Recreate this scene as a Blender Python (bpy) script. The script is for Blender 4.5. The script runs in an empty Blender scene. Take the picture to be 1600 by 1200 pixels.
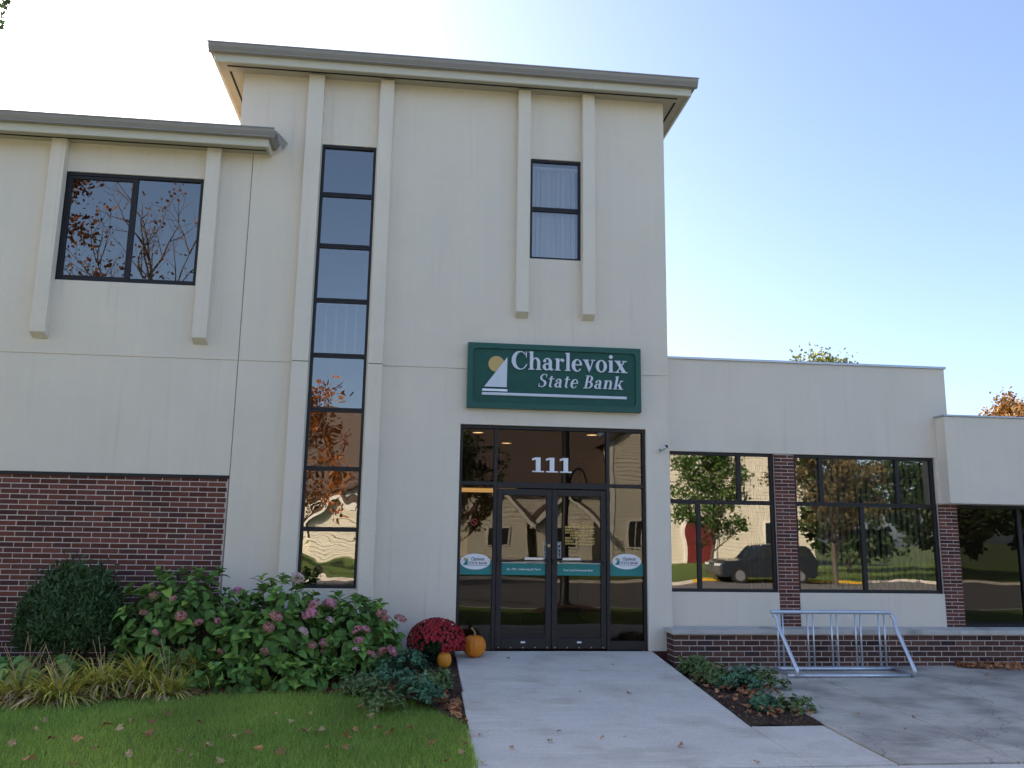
import bpy, math, random
import numpy as np
from mathutils import Vector, Matrix, Euler
R = math.radians
S = bpy.context.scene
C = S.collection

# ------------------------------------------------------------------ camera
F_PX = 1317.55
CAM = np.array([0.0, -11.55, 1.465])
def cam_axes(yaw, pitch, roll):
    c, s = math.cos, math.sin
    B = np.array([[1, 0, 0], [0, 0, -1], [0, 1, 0]], float)
    Rz = np.array([[c(yaw), -s(yaw), 0], [s(yaw), c(yaw), 0], [0, 0, 1]])
    Rp = np.array([[1, 0, 0], [0, c(pitch), s(pitch)], [0, -s(pitch), c(pitch)]])
    Rr = np.array([[c(roll), -s(roll), 0], [s(roll), c(roll), 0], [0, 0, 1]])
    return Rr @ Rp @ B @ Rz
AX = cam_axes(R(6.40138), R(10.30077), R(0.85228))
cd = bpy.data.cameras.new('camera')
cd.sensor_width = 36.0
cd.lens = F_PX / 1600 * 36
cd.clip_start, cd.clip_end = 0.05, 3000
cam = bpy.data.objects.new('camera', cd)
C.objects.link(cam)
m = Matrix.Identity(4)
for i in range(3):
    m[i][0], m[i][1], m[i][2], m[i][3] = AX[0][i], -AX[1][i], -AX[2][i], CAM[i]
cam.matrix_world = m
S.camera = cam
S.render.resolution_x, S.render.resolution_y = 1024, 768

# ------------------------------------------------------------------ light
SUN_EL, SUN_AZ = 28.0, -48.0          # azimuth from +Y (behind the building), negative = left
sdir = Vector((math.sin(R(SUN_AZ)) * math.cos(R(SUN_EL)), math.cos(R(SUN_AZ)) * math.cos(R(SUN_EL)), math.sin(R(SUN_EL))))
W = bpy.data.worlds.new('World')
S.world = W
W.use_nodes = True
wn = W.node_tree.nodes
sky = wn.new('ShaderNodeTexSky')
sky.sky_type = 'NISHITA'
sky.sun_disc = False
sky.sun_elevation = R(SUN_EL)
sky.sun_rotation = R(SUN_AZ)
sky.altitude = 180
sky.air_density = 0.7
sky.dust_density = 3.0
sky.ozone_density = 1.6
bg = wn['Background']
bg.inputs['Strength'].default_value = 0.15
W.node_tree.links.new(sky.outputs['Color'], bg.inputs['Color'])
sl = bpy.data.lights.new('sun', 'SUN')
sl.energy = 5.0
sl.angle = R(0.55)
sl.color = (1.0, 0.89, 0.74)
so = bpy.data.objects.new('sun', sl)
C.objects.link(so)
so.rotation_euler = sdir.to_track_quat('Z', 'Y').to_euler()
so.location = (0, 0, 40)
S.view_settings.view_transform = 'Standard'
S.view_settings.look = 'None'
S.view_settings.exposure = 1.5
S.view_settings.gamma = 1.0

# ------------------------------------------------------------------ pixel helpers (distance always from a known plane)
def ray(px, py):
    d = np.array([(px - 800) / F_PX, (py - 600) / F_PX, 1.0])
    return AX.T @ d
def atY(px, py, Y=0.0):
    d = ray(px, py); t = (Y - CAM[1]) / d[1]
    return Vector(CAM + d * t)
def atZ(px, py, z):
    d = ray(px, py); t = (z - CAM[2]) / d[2]
    return Vector(CAM + d * t)

# ------------------------------------------------------------------ materials
def mat(name, col, rough=0.7, metal=0.0, var=0.0, vscale=6.0, bump=0.0, bscale=60.0, island=0.0, objvar=0.0, spec=0.4, col2=None, c2scale=3.0, c2lo=0.45, c2hi=0.65, transl=0.0):
    M = bpy.data.materials.new(name); M.use_nodes = True
    nt = M.node_tree; N = nt.nodes; L = nt.links
    b = N['Principled BSDF']
    b.inputs['Roughness'].default_value = rough
    b.inputs['Metallic'].default_value = metal
    b.inputs['Specular IOR Level'].default_value = spec
    tc = N.new('ShaderNodeTexCoord')
    base = N.new('ShaderNodeRGB'); base.outputs[0].default_value = (*col, 1)
    out = base.outputs[0]
    def noise(scale, detail=6):
        n = N.new('ShaderNodeTexNoise'); n.inputs['Scale'].default_value = scale; n.inputs['Detail'].default_value = detail
        L.new(tc.outputs['Object'], n.inputs['Vector']); return n.outputs['Fac']
    def mixc(fac, a, bcol, blend='MIX'):
        mx = N.new('ShaderNodeMix'); mx.data_type = 'RGBA'; mx.blend_type = blend
        if isinstance(fac, float): mx.inputs['Factor'].default_value = fac
        else: L.new(fac, mx.inputs['Factor'])
        L.new(a, mx.inputs['A'])
        if isinstance(bcol, tuple): mx.inputs['B'].default_value = (*bcol, 1)
        else: L.new(bcol, mx.inputs['B'])
        return mx.outputs['Result']
    def rng(src, lo, hi, a, bb):
        r = N.new('ShaderNodeMapRange'); r.inputs['From Min'].default_value = lo; r.inputs['From Max'].default_value = hi
        r.inputs['To Min'].default_value = a; r.inputs['To Max'].default_value = bb; L.new(src, r.inputs['Value']); return r.outputs['Result']
    if col2 and objvar:
        oi = N.new('ShaderNodeObjectInfo'); mu = N.new('ShaderNodeMath'); mu.operation = 'MULTIPLY'; mu.inputs[1].default_value = 7.31
        fr = N.new('ShaderNodeMath'); fr.operation = 'FRACT'; L.new(oi.outputs['Random'], mu.inputs[0]); L.new(mu.outputs[0], fr.inputs[0])
        out = mixc(rng(fr.outputs[0], c2lo, 1.0, 0, 1), out, col2)
    elif col2: out = mixc(rng(noise(c2scale), c2lo, c2hi, 0, 1), out, col2)
    def scale_by(src, amt):
        nonlocal out
        hs = N.new('ShaderNodeHueSaturation'); L.new(out, hs.inputs['Color'])
        L.new(rng(src, 0, 1, 1 - amt, 1 + amt), hs.inputs['Value']); out = hs.outputs['Color']
    if var: scale_by(noise(vscale), var * 2)
    if island:
        g = N.new('ShaderNodeNewGeometry'); scale_by(g.outputs['Random Per Island'], island)
    if objvar:
        o = N.new('ShaderNodeObjectInfo'); scale_by(o.outputs['Random'], objvar)
    L.new(out, b.inputs['Base Color'])
    if bump:
        bp = N.new('ShaderNodeBump'); bp.inputs['Strength'].default_value = bump; bp.inputs['Distance'].default_value = 0.02
        L.new(noise(bscale, 8), bp.inputs['Height']); L.new(bp.outputs['Normal'], b.inputs['Normal'])
    if transl:
        t = N.new('ShaderNodeBsdfTranslucent'); L.new(out, t.inputs['Color'])
        ms = N.new('ShaderNodeMixShader'); ms.inputs[0].default_value = transl
        L.new(b.outputs[0], ms.inputs[1]); L.new(t.outputs[0], ms.inputs[2])
        L.new(ms.outputs[0], N['Material Output'].inputs['Surface'])
    return M

def stucco_mat(name, col):
    """painted stucco: fine grain, broad mottling and faint vertical rain streaks"""
    M = mat(name, col, rough=0.85, var=0.035, vscale=1.1, bump=0.32, bscale=110, spec=0.2)
    nt = M.node_tree; N = nt.nodes; L = nt.links
    b = N['Principled BSDF']; src = b.inputs['Base Color'].links[0].from_socket
    tc = N.new('ShaderNodeTexCoord'); mp = N.new('ShaderNodeMapping'); mp.inputs['Scale'].default_value = (7, 7, 0.35)
    L.new(tc.outputs['Object'], mp.inputs['Vector'])
    n = N.new('ShaderNodeTexNoise'); n.inputs['Scale'].default_value = 1.0; n.inputs['Detail'].default_value = 5
    L.new(mp.outputs['Vector'], n.inputs['Vector'])
    r = N.new('ShaderNodeMapRange'); r.inputs['From Min'].default_value = 0.3; r.inputs['From Max'].default_value = 0.7
    r.inputs['To Min'].default_value = 0.978; r.inputs['To Max'].default_value = 1.015
    L.new(n.outputs['Fac'], r.inputs['Value'])
    hs = N.new('ShaderNodeHueSaturation'); L.new(src, hs.inputs['Color']); L.new(r.outputs['Result'], hs.inputs['Value'])
    # thin drip stains with ragged edges, and faint level trowel bands
    def nz(sc3, lo, hi, a, bb, det=6):
        mp2 = N.new('ShaderNodeMapping'); mp2.inputs['Scale'].default_value = sc3; L.new(tc.outputs['Object'], mp2.inputs['Vector'])
        n2 = N.new('ShaderNodeTexNoise'); n2.inputs['Scale'].default_value = 1.0; n2.inputs['Detail'].default_value = det; L.new(mp2.outputs['Vector'], n2.inputs['Vector'])
        r2 = N.new('ShaderNodeMapRange'); r2.inputs['From Min'].default_value = lo; r2.inputs['From Max'].default_value = hi
        r2.inputs['To Min'].default_value = a; r2.inputs['To Max'].default_value = bb; L.new(n2.outputs['Fac'], r2.inputs['Value']); return r2.outputs['Result']
    out = hs.outputs['Color']
    for fac, colr in ((nz((9, 9, 0.5), .60, .74, 0, .22), (0.50, 0.43, 0.33)), (nz((0.55, 0.55, 0.4), .42, .68, 0, .35), (0.70, 0.66, 0.59)), (nz((0.9, 0.9, 9), .5, .8, 0, .10), (0.60, 0.54, 0.46)), (nz((45, 45, 45), .70, .78, 0, .3, 3), (0.45, 0.40, 0.33))):
        mx = N.new('ShaderNodeMix'); mx.data_type = 'RGBA'; L.new(fac, mx.inputs['Factor']); L.new(out, mx.inputs['A']); mx.inputs['B'].default_value = (*colr, 1); out = mx.outputs['Result']
    L.new(out, b.inputs['Base Color'])
    return M

def concrete_mat(name, col, stain, amt_lo, amt_hi, crack=0.0):
    M = mat(name, col, rough=0.85, var=0.07, vscale=2.2, bump=0.25, bscale=120, spec=0.25, col2=stain, c2scale=1.6, c2lo=amt_lo, c2hi=amt_hi)
    nt = M.node_tree; N = nt.nodes; L = nt.links
    b = N['Principled BSDF']; src = b.inputs['Base Color'].links[0].from_socket
    tc = N.new('ShaderNodeTexCoord')
    n = N.new('ShaderNodeTexNoise'); n.inputs['Scale'].default_value = 38; n.inputs['Detail'].default_value = 8; n.inputs['Roughness'].default_value = 0.75
    L.new(tc.outputs['Object'], n.inputs['Vector'])
    r = N.new('ShaderNodeMapRange'); r.inputs['From Min'].default_value = 0.3; r.inputs['From Max'].default_value = 0.7
    r.inputs['To Min'].default_value = 0.82; r.inputs['To Max'].default_value = 1.12
    L.new(n.outputs['Fac'], r.inputs['Value'])
    hs = N.new('ShaderNodeHueSaturation'); L.new(src, hs.inputs['Color']); L.new(r.outputs['Result'], hs.inputs['Value'])
    out = hs.outputs['Color']
    def nz(sc3, lo, hi, a, bb, det=6):
        mp2 = N.new('ShaderNodeMapping'); mp2.inputs['Scale'].default_value = sc3; L.new(tc.outputs['Object'], mp2.inputs['Vector'])
        n2 = N.new('ShaderNodeTexNoise'); n2.inputs['Scale'].default_value = 1.0; n2.inputs['Detail'].default_value = det; L.new(mp2.outputs['Vector'], n2.inputs['Vector'])
        r2 = N.new('ShaderNodeMapRange'); r2.inputs['From Min'].default_value = lo; r2.inputs['From Max'].default_value = hi
        r2.inputs['To Min'].default_value = a; r2.inputs['To Max'].default_value = bb; L.new(n2.outputs['Fac'], r2.inputs['Value']); return r2.outputs['Result']
    k = 0.6
    for fac, colr in ((nz((3, 90, 3), .45, .8, 0, .35), tuple(v * .72 for v in stain)), (nz((2.6, 3.4, 2), .60, .74, 0, .45), (stain[0] * .85, stain[1] * .74, stain[2] * .6)), (nz((26, 26, 26), .70, .76, 0, .55, 4), tuple(v * .4 for v in stain)), (nz((1.2, 7, 2), .58, .72, 0, .4), tuple(min(.8, v * 1.18) for v in col))):
        mx = N.new('ShaderNodeMix'); mx.data_type = 'RGBA'; L.new(fac, mx.inputs['Factor']); L.new(out, mx.inputs['A']); mx.inputs['B'].default_value = (*colr, 1); out = mx.outputs['Result']
    vo = N.new('ShaderNodeTexVoronoi'); vo.feature = 'DISTANCE_TO_EDGE'; vo.inputs['Scale'].default_value = 0.55
    wn_ = N.new('ShaderNodeTexNoise'); wn_.inputs['Scale'].default_value = 2.5; wn_.inputs['Detail'].default_value = 8
    L.new(tc.outputs['Object'], wn_.inputs['Vector'])
    va = N.new('ShaderNodeVectorMath'); va.operation = 'MULTIPLY_ADD'; va.inputs[1].default_value = (.6, .6, .6); L.new(wn_.outputs['Color'], va.inputs[0]); L.new(tc.outputs['Object'], va.inputs[2])
    L.new(va.outputs[0], vo.inputs['Vector'])
    cr_ = N.new('ShaderNodeMapRange'); cr_.inputs['From Min'].default_value = 0.0; cr_.inputs['From Max'].default_value = 0.004; cr_.inputs['To Min'].default_value = crack; cr_.inputs['To Max'].default_value = 0.0
    L.new(vo.outputs['Distance'], cr_.inputs['Value'])
    mx = N.new('ShaderNodeMix'); mx.data_type = 'RGBA'; L.new(cr_.outputs['Result'], mx.inputs['Factor']); L.new(out, mx.inputs['A']); mx.inputs['B'].default_value = (.07, .06, .055, 1); out = mx.outputs['Result']
    L.new(out, b.inputs['Base Color'])
    return M

def glass_mat(name, tint, ior, wob=0.0, wscale=1.5):
    M = bpy.data.materials.new(name); M.use_nodes = True
    nt = M.node_tree; N = nt.nodes; L = nt.links
    N.remove(N['Principled BSDF'])
    gl = N.new('ShaderNodeBsdfGlossy'); gl.inputs['Roughness'].default_value = 0.0; gl.inputs['Color'].default_value = (0.97, 0.93, 0.86, 1)
    tr = N.new('ShaderNodeBsdfTransparent'); tr.inputs['Color'].default_value = (*tint, 1)
    fr = N.new('ShaderNodeFresnel'); fr.inputs['IOR'].default_value = ior
    mx = N.new('ShaderNodeMixShader')
    L.new(fr.outputs[0], mx.inputs[0]); L.new(tr.outputs[0], mx.inputs[1]); L.new(gl.outputs[0], mx.inputs[2])
    L.new(mx.outputs[0], N['Material Output'].inputs['Surface'])
    if wob:
        tc = N.new('ShaderNodeTexCoord'); n = N.new('ShaderNodeTexNoise'); n.inputs['Scale'].default_value = wscale; n.inputs['Detail'].default_value = 1.5
        L.new(tc.outputs['Object'], n.inputs['Vector'])
        bp = N.new('ShaderNodeBump'); bp.inputs['Strength'].default_value = 1.0; bp.inputs['Distance'].default_value = wob
        L.new(n.outputs['Fac'], bp.inputs['Height']); L.new(bp.outputs['Normal'], gl.inputs['Normal'])
    return M

M = {}
M['stucco'] = stucco_mat('painted_stucco', (0.77, 0.68, 0.56))
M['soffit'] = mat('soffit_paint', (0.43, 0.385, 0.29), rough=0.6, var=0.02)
M['gutter'] = mat('gutter_metal', (0.30, 0.275, 0.25), rough=0.45, var=0.04)
M['fascia'] = mat('fascia_paint', (0.60, 0.56, 0.46), rough=0.55, var=0.03)
M['dark'] = mat('vent_dark', (0.015, 0.013, 0.012), rough=0.8)
M['bronze'] = mat('dark_bronze_frame', (0.018, 0.016, 0.018), rough=0.45, var=0.05, spec=0.35)
M['flash'] = mat('flashing_metal', (0.45, 0.47, 0.50), rough=0.35, metal=0.7, var=0.05)
M['glass'] = glass_mat('tinted_glass', (0.72, 0.70, 0.68), 2.85, 0.003, 0.9)
M['glass_wavy'] = glass_mat('wavy_glass', (0.55, 0.52, 0.48), 2.8, 0.005, 1.5)
M['glass_clear'] = glass_mat('blue_glass', (0.90, 0.91, 0.92), 2.6, 0.003, 0.8)
M['glass_door'] = glass_mat('door_glass', (0.40, 0.35, 0.31), 1.62, 0.003, 0.9)
M['brick'] = mat('maroon_brick', (0.15, 0.053, 0.038), rough=0.85, var=0.12, vscale=14, bump=0.4, bscale=140, objvar=0.34, col2=(0.085, 0.040, 0.036), c2scale=2.4, spec=0.2)
M['brick_wall_low'] = mat('brown_brick', (0.11, 0.056, 0.042), rough=0.88, var=0.14, vscale=12, bump=0.4, bscale=130, objvar=0.32, col2=(0.055, 0.034, 0.034), c2scale=2.2, spec=0.2)
M['mortar'] = mat('mortar', (0.64, 0.53, 0.47), rough=0.95, var=0.1, vscale=9, bump=0.3, bscale=200)
M['limestone'] = mat('limestone_cap', (0.52, 0.49, 0.45), rough=0.85, var=0.12, vscale=4, bump=0.3, bscale=90, col2=(0.22, 0.20, 0.18), c2scale=2.5, c2lo=0.55, c2hi=0.75)
M['walk'] = concrete_mat('new_concrete', (0.68, 0.62, 0.55), (0.54, 0.47, 0.40), 0.5, 0.72)
M['patio'] = concrete_mat('old_concrete', (0.54, 0.48, 0.41), (0.31, 0.275, 0.24), 0.45, 0.66, crack=0.6)
M['asphalt'] = mat('asphalt', (0.14, 0.135, 0.13), rough=0.9, var=0.1, vscale=3, bump=0.3, bscale=90)
M['soil'] = mat('mulch', (0.085, 0.056, 0.042), rough=1.0, var=0.25, vscale=24, bump=1.0, bscale=55, spec=0.1)
M['chip'] = mat('mulch_chip', (0.125, 0.083, 0.06), rough=1.0, island=0.6, spec=0.1)
M['turf'] = mat('turf', (0.12, 0.17, 0.045), rough=1.0, var=0.2, vscale=8, bump=0.8, bscale=80, spec=0.1)
M['grass'] = mat('grass_blade', (0.30, 0.43, 0.09), rough=0.7, island=0.35, var=0.14, vscale=0.9, col2=(0.42, 0.53, 0.11), c2scale=0.5, transl=0.45, spec=0.2)
M['ground'] = mat('far_ground', (0.10, 0.13, 0.05), rough=1.0, var=0.2, vscale=0.3, spec=0.1)
M['sign_green'] = mat('sign_green', (0.006, 0.075, 0.055), rough=0.55, var=0.12, vscale=9, bump=0.15, bscale=90)
M['sign_frame'] = mat('sign_frame_green', (0.008, 0.085, 0.064), rough=0.45, var=0.05)
M['sign_white'] = mat('sign_letter_white', (0.62, 0.65, 0.72), rough=0.4)
M['gold'] = mat('sign_gold', (0.55, 0.38, 0.13), rough=0.4, var=0.05)
M['navy'] = mat('sign_navy', (0.02, 0.03, 0.05), rough=0.5)
M['white'] = mat('white_vinyl', (0.78, 0.78, 0.80), rough=0.45)
M['teal'] = mat('teal_vinyl', (0.006, 0.20, 0.19), rough=0.4)
M['yellow'] = mat('yellow_vinyl', (0.85, 0.55, 0.16), rough=0.5)
M['steel'] = mat('galvanised_steel', (0.60, 0.64, 0.70), rough=0.36, metal=0.7, var=0.08, vscale=12)
M['alum'] = mat('brushed_aluminium', (0.62, 0.60, 0.58), rough=0.35, metal=0.6)
M['pumpkin'] = mat('pumpkin_skin', (0.66, 0.20, 0.012), rough=0.5, var=0.08, vscale=5, bump=0.1, bscale=60)
M['pumpkin2'] = mat('pale_pumpkin_skin', (0.72, 0.27, 0.022), rough=0.5, var=0.08, vscale=7)
M['stem'] = mat('pumpkin_stem', (0.30, 0.20, 0.09), rough=0.8, var=0.15, vscale=20)
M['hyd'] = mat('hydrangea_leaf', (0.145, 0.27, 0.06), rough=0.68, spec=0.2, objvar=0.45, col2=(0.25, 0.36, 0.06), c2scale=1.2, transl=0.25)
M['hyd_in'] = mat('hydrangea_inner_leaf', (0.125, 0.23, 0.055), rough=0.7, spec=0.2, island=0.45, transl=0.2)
M['twig'] = mat('twig', (0.10, 0.065, 0.035), rough=0.9)
M['pink'] = mat('pink_floret', (0.70, 0.28, 0.34), rough=0.6, island=0.3, transl=0.25)
M['bright_pink'] = mat('bright_pink_floret', (0.70, 0.20, 0.42), rough=0.6, island=0.22, transl=0.25)
M['pale'] = mat('pale_floret', (0.72, 0.50, 0.50), rough=0.6, island=0.3, transl=0.25)
M['dusty'] = mat('dusty_floret', (0.56, 0.24, 0.22), rough=0.7, island=0.4, transl=0.2)
M['dried'] = mat('dried_floret', (0.34, 0.17, 0.11), rough=0.8, island=0.4)
M['lilac'] = mat('lilac_floret', (0.45, 0.32, 0.62), rough=0.6, island=0.25, transl=0.25)
M['yew'] = mat('yew_needles', (0.052, 0.10, 0.028), rough=0.6, island=0.5, transl=0.1)
M['bark'] = mat('bark', (0.085, 0.065, 0.05), rough=0.95, var=0.15, vscale=10, bump=0.6, bscale=25)
M['lily'] = mat('daylily_blade', (0.64, 0.56, 0.11), rough=0.6, island=0.45, transl=0.2, col2=(0.38, 0.40, 0.08), c2scale=2.4)
M['straw'] = mat('dry_straw', (0.42, 0.28, 0.15), rough=0.8, island=0.45)
M['hosta'] = mat('hosta_leaf', (0.14, 0.27, 0.07), rough=0.5, objvar=0.35, transl=0.22, col2=(0.42, 0.38, 0.08), c2scale=1.4, c2lo=0.6, c2hi=0.7)
M['colum'] = mat('bluegreen_leaflet', (0.085, 0.19, 0.10), rough=0.65, island=0.4, transl=0.2)
M['herb'] = mat('green_leaflet', (0.13, 0.19, 0.06), rough=0.65, island=0.45, transl=0.2)
M['mum'] = mat('mum_petal', (0.40, 0.020, 0.030), rough=0.6, island=0.4)
M['mumleaf'] = mat('mum_leaf', (0.022, 0.05, 0.02), rough=0.7, island=0.4)
M['pot'] = mat('plastic_pot', (0.02, 0.03, 0.022), rough=0.5)
M['litter'] = mat('fallen_leaf', (0.42, 0.19, 0.09), rough=0.8, island=0.5, transl=0.12)
M['litter_o'] = mat('fallen_leaf_single', (0.40, 0.19, 0.075), rough=0.8, objvar=0.4, transl=0.12)
M['litter_y'] = mat('fallen_leaf_tan', (0.46, 0.31, 0.15), rough=0.8, objvar=0.3, transl=0.12)
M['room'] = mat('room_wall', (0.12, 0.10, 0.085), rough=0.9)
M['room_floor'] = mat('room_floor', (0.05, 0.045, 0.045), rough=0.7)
M['blind'] = mat('blind_slat', (0.36, 0.45, 0.55), rough=0.7, objvar=0.12)
M['blind_w'] = mat('white_blind_slat', (0.80, 0.82, 0.84), rough=0.7, objvar=0.06)
M['rail'] = mat('white_rail', (0.75, 0.75, 0.76), rough=0.5)
M['shingle'] = mat('brown_shingle', (0.105, 0.075, 0.062), rough=0.95, var=0.2, vscale=6, bump=0.5, bscale=30)
M['siding'] = mat('cream_siding', (0.64, 0.59, 0.49), rough=0.6, var=0.03)
M['trim'] = mat('white_trim', (0.75, 0.72, 0.66), rough=0.5)
M['reddoor'] = mat('red_door', (0.14, 0.02, 0.02), rough=0.5)
M['darkglass'] = mat('dark_window', (0.02, 0.024, 0.03), rough=0.08, spec=0.8)
M['carpaint'] = mat('dark_car_paint', (0.014, 0.018, 0.027), rough=0.18, spec=0.7)
M['tyre'] = mat('tyre', (0.015, 0.015, 0.015), rough=0.9)
M['rim'] = mat('wheel_rim', (0.45, 0.45, 0.47), rough=0.3, metal=0.8)
M['lens'] = mat('headlamp_lens', (0.7, 0.72, 0.75), rough=0.1)
M['kerbyellow'] = mat('yellow_kerb_paint', (0.62, 0.36, 0.03), rough=0.7, var=0.1)
M['leaf_green'] = mat('tree_leaf_green', (0.075, 0.145, 0.03), rough=0.6, island=0.5, transl=0.3)
M['leaf_dark'] = mat('tree_leaf_dark', (0.035, 0.065, 0.02), rough=0.6, island=0.5, transl=0.25)
M['leaf_olive'] = mat('tree_leaf_olive', (0.15, 0.16, 0.03), rough=0.6, island=0.5, transl=0.3)
M['leaf_orange'] = mat('tree_leaf_orange', (0.36, 0.12, 0.025), rough=0.6, island=0.5, transl=0.3)
M['leaf_amber'] = mat('tree_leaf_amber', (0.25, 0.125, 0.03), rough=0.6, island=0.55, transl=0.3)
M['leaf_brown'] = mat('tree_leaf_brown', (0.22, 0.085, 0.03), rough=0.7, island=0.5, transl=0.25)
M['leaf_bronze'] = mat('tree_leaf_bronze', (0.13, 0.10, 0.04), rough=0.7, island=0.5, transl=0.25)
def emit_mat(name, col, st):
    mm = mat(name, col); b = mm.node_tree.nodes['Principled BSDF']
    b.inputs['Emission Color'].default_value = (*col, 1); b.inputs['Emission Strength'].default_value = st
    return mm
M['lamp'] = emit_mat('lit_ceiling_lamp', (1.0, 0.72, 0.35), 1.2)
M['lampstrip'] = emit_mat('lit_counter_lamp', (1.0, 0.62, 0.22), 0.45)
M['black'] = mat('black_metal', (0.012, 0.012, 0.013), rough=0.5)
M['ringred'] = mat('red_print', (0.35, 0.03, 0.03), rough=0.5)

# ------------------------------------------------------------------ mesh building
class MB:
    def __init__(s): s.v = []; s.f = []
    def add(s, vs, fs):
        o = len(s.v); s.v += [tuple(p) for p in vs]; s.f += [tuple(o + i for i in f) for f in fs]
    def quad(s, a, b, c, d): s.add([a, b, c, d], [(0, 1, 2, 3)])
    def box(s, x0, x1, y0, y1, z0, z1):
        s.add([(x0, y0, z0), (x1, y0, z0), (x1, y1, z0), (x0, y1, z0), (x0, y0, z1), (x1, y0, z1), (x1, y1, z1), (x0, y1, z1)],
              [(0, 3, 2, 1), (4, 5, 6, 7), (0, 1, 5, 4), (1, 2, 6, 5), (2, 3, 7, 6), (3, 0, 4, 7)])
        return s
    def prism(s, poly, y0, y1):
        """polygon in X,Z (counter-clockwise seen from -Y) pushed from y0 (front) to y1 (back)"""
        n = len(poly)
        s.add([(p[0], y0, p[1]) for p in poly] + [(p[0], y1, p[1]) for p in poly],
              [tuple(range(n)), tuple(range(2 * n - 1, n - 1, -1))] + [(i, n + i, n + (i + 1) % n, (i + 1) % n) for i in range(n)])
        return s
    def prism_x(s, poly, x0, x1):
        """polygon in Y,Z pushed along X"""
        n = len(poly)
        s.add([(x0, p[0], p[1]) for p in poly] + [(x1, p[0], p[1]) for p in poly],
              [tuple(range(n))[::-1], tuple(range(n, 2 * n))] + [(i, (i + 1) % n, n + (i + 1) % n, n + i) for i in range(n)])
        return s
    def tube(s, pts, r, n=8, caps=True):
        pts = [Vector(p) for p in pts]
        rs = r if isinstance(r, (list, tuple)) else [r] * len(pts)
        t0 = (pts[1] - pts[0]).normalized()
        u = t0.orthogonal().normalized()
        o = len(s.v)
        for i, p in enumerate(pts):
            if i == 0: t = pts[1] - pts[0]
            elif i == len(pts) - 1: t = pts[-1] - pts[-2]
            else: t = pts[i + 1] - pts[i - 1]
            t.normalize(); u = (u - t * u.dot(t))
            u = u.normalized() if u.length > 1e-6 else t.orthogonal().normalized()
            w = t.cross(u)
            for k in range(n):
                a = 2 * math.pi * k / n
                s.v.append(tuple(p + (u * math.cos(a) + w * math.sin(a)) * rs[i]))
        for i in range(len(pts) - 1):
            for k in range(n):
                a = o + i * n + k; b = o + i * n + (k + 1) % n
                s.f.append((a, b, b + n, a + n))
        if caps:
            s.f.append(tuple(o + k for k in range(n))[::-1]); e = o + (len(pts) - 1) * n
            s.f.append(tuple(e + k for k in range(n)))
        return s
    def lathe(s, prof, cx=0, cy=0, n=20):
        o = len(s.v)
        for (r, z) in prof:
            for k in range(n):
                a = 2 * math.pi * k / n; s.v.append((cx + r * math.cos(a), cy + r * math.sin(a), z))
        for i in range(len(prof) - 1):
            for k in range(n):
                a = o + i * n + k; b = o + i * n + (k + 1) % n
                s.f.append((a, b, b + n, a + n))
        return s
    def mesh(s, name, material, smooth=False):
        me = bpy.data.meshes.new(name); me.from_pydata(s.v, [], s.f)
        if material is not None: me.materials.append(M[material] if isinstance(material, str) else material)
        if smooth: me.polygons.foreach_set('use_smooth', [True] * len(me.polygons))
        me.update(); return me
    def build(s, name, material, parent=None, smooth=False, loc=None):
        return link(name, s.mesh(name, material, smooth), parent, loc)
ABS = set()
def link(name, me, parent=None, loc=None, rot=None, scale=None):
    o = bpy.data.objects.new(name, me); C.objects.link(o)
    if parent is not None:
        o.parent = parent
        if parent.name in ABS: o.matrix_parent_inverse = Matrix.Translation(-parent.location)   # children given in world coordinates
    if loc is not None: o.location = loc
    if rot is not None: o.rotation_euler = rot
    if scale is not None: o.scale = scale if not isinstance(scale, (int, float)) else (scale,) * 3
    return o
def tag(o, label=None, cat=None, group=None, kind=None):
    if label: o['label'] = label
    if cat: o['category'] = cat
    if group: o['group'] = group
    if kind: o['kind'] = kind
    return o
def thing(name, label, cat, loc=(0, 0, 0), group=None, world=False):
    o = bpy.data.objects.new(name, None); C.objects.link(o); o.location = loc; o.empty_display_size = 0.2
    if world: ABS.add(o.name)
    return tag(o, label, cat, group)
def bevel(o, w, seg=2):
    b = o.modifiers.new('bevel', 'BEVEL'); b.width = w; b.segments = seg; b.limit_method = 'ANGLE'; return o
def bx(name, material, parent, *a, bev=0):
    o = MB().box(*a).build(name, material, parent)
    if bev: bevel(o, bev)
    return o

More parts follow.
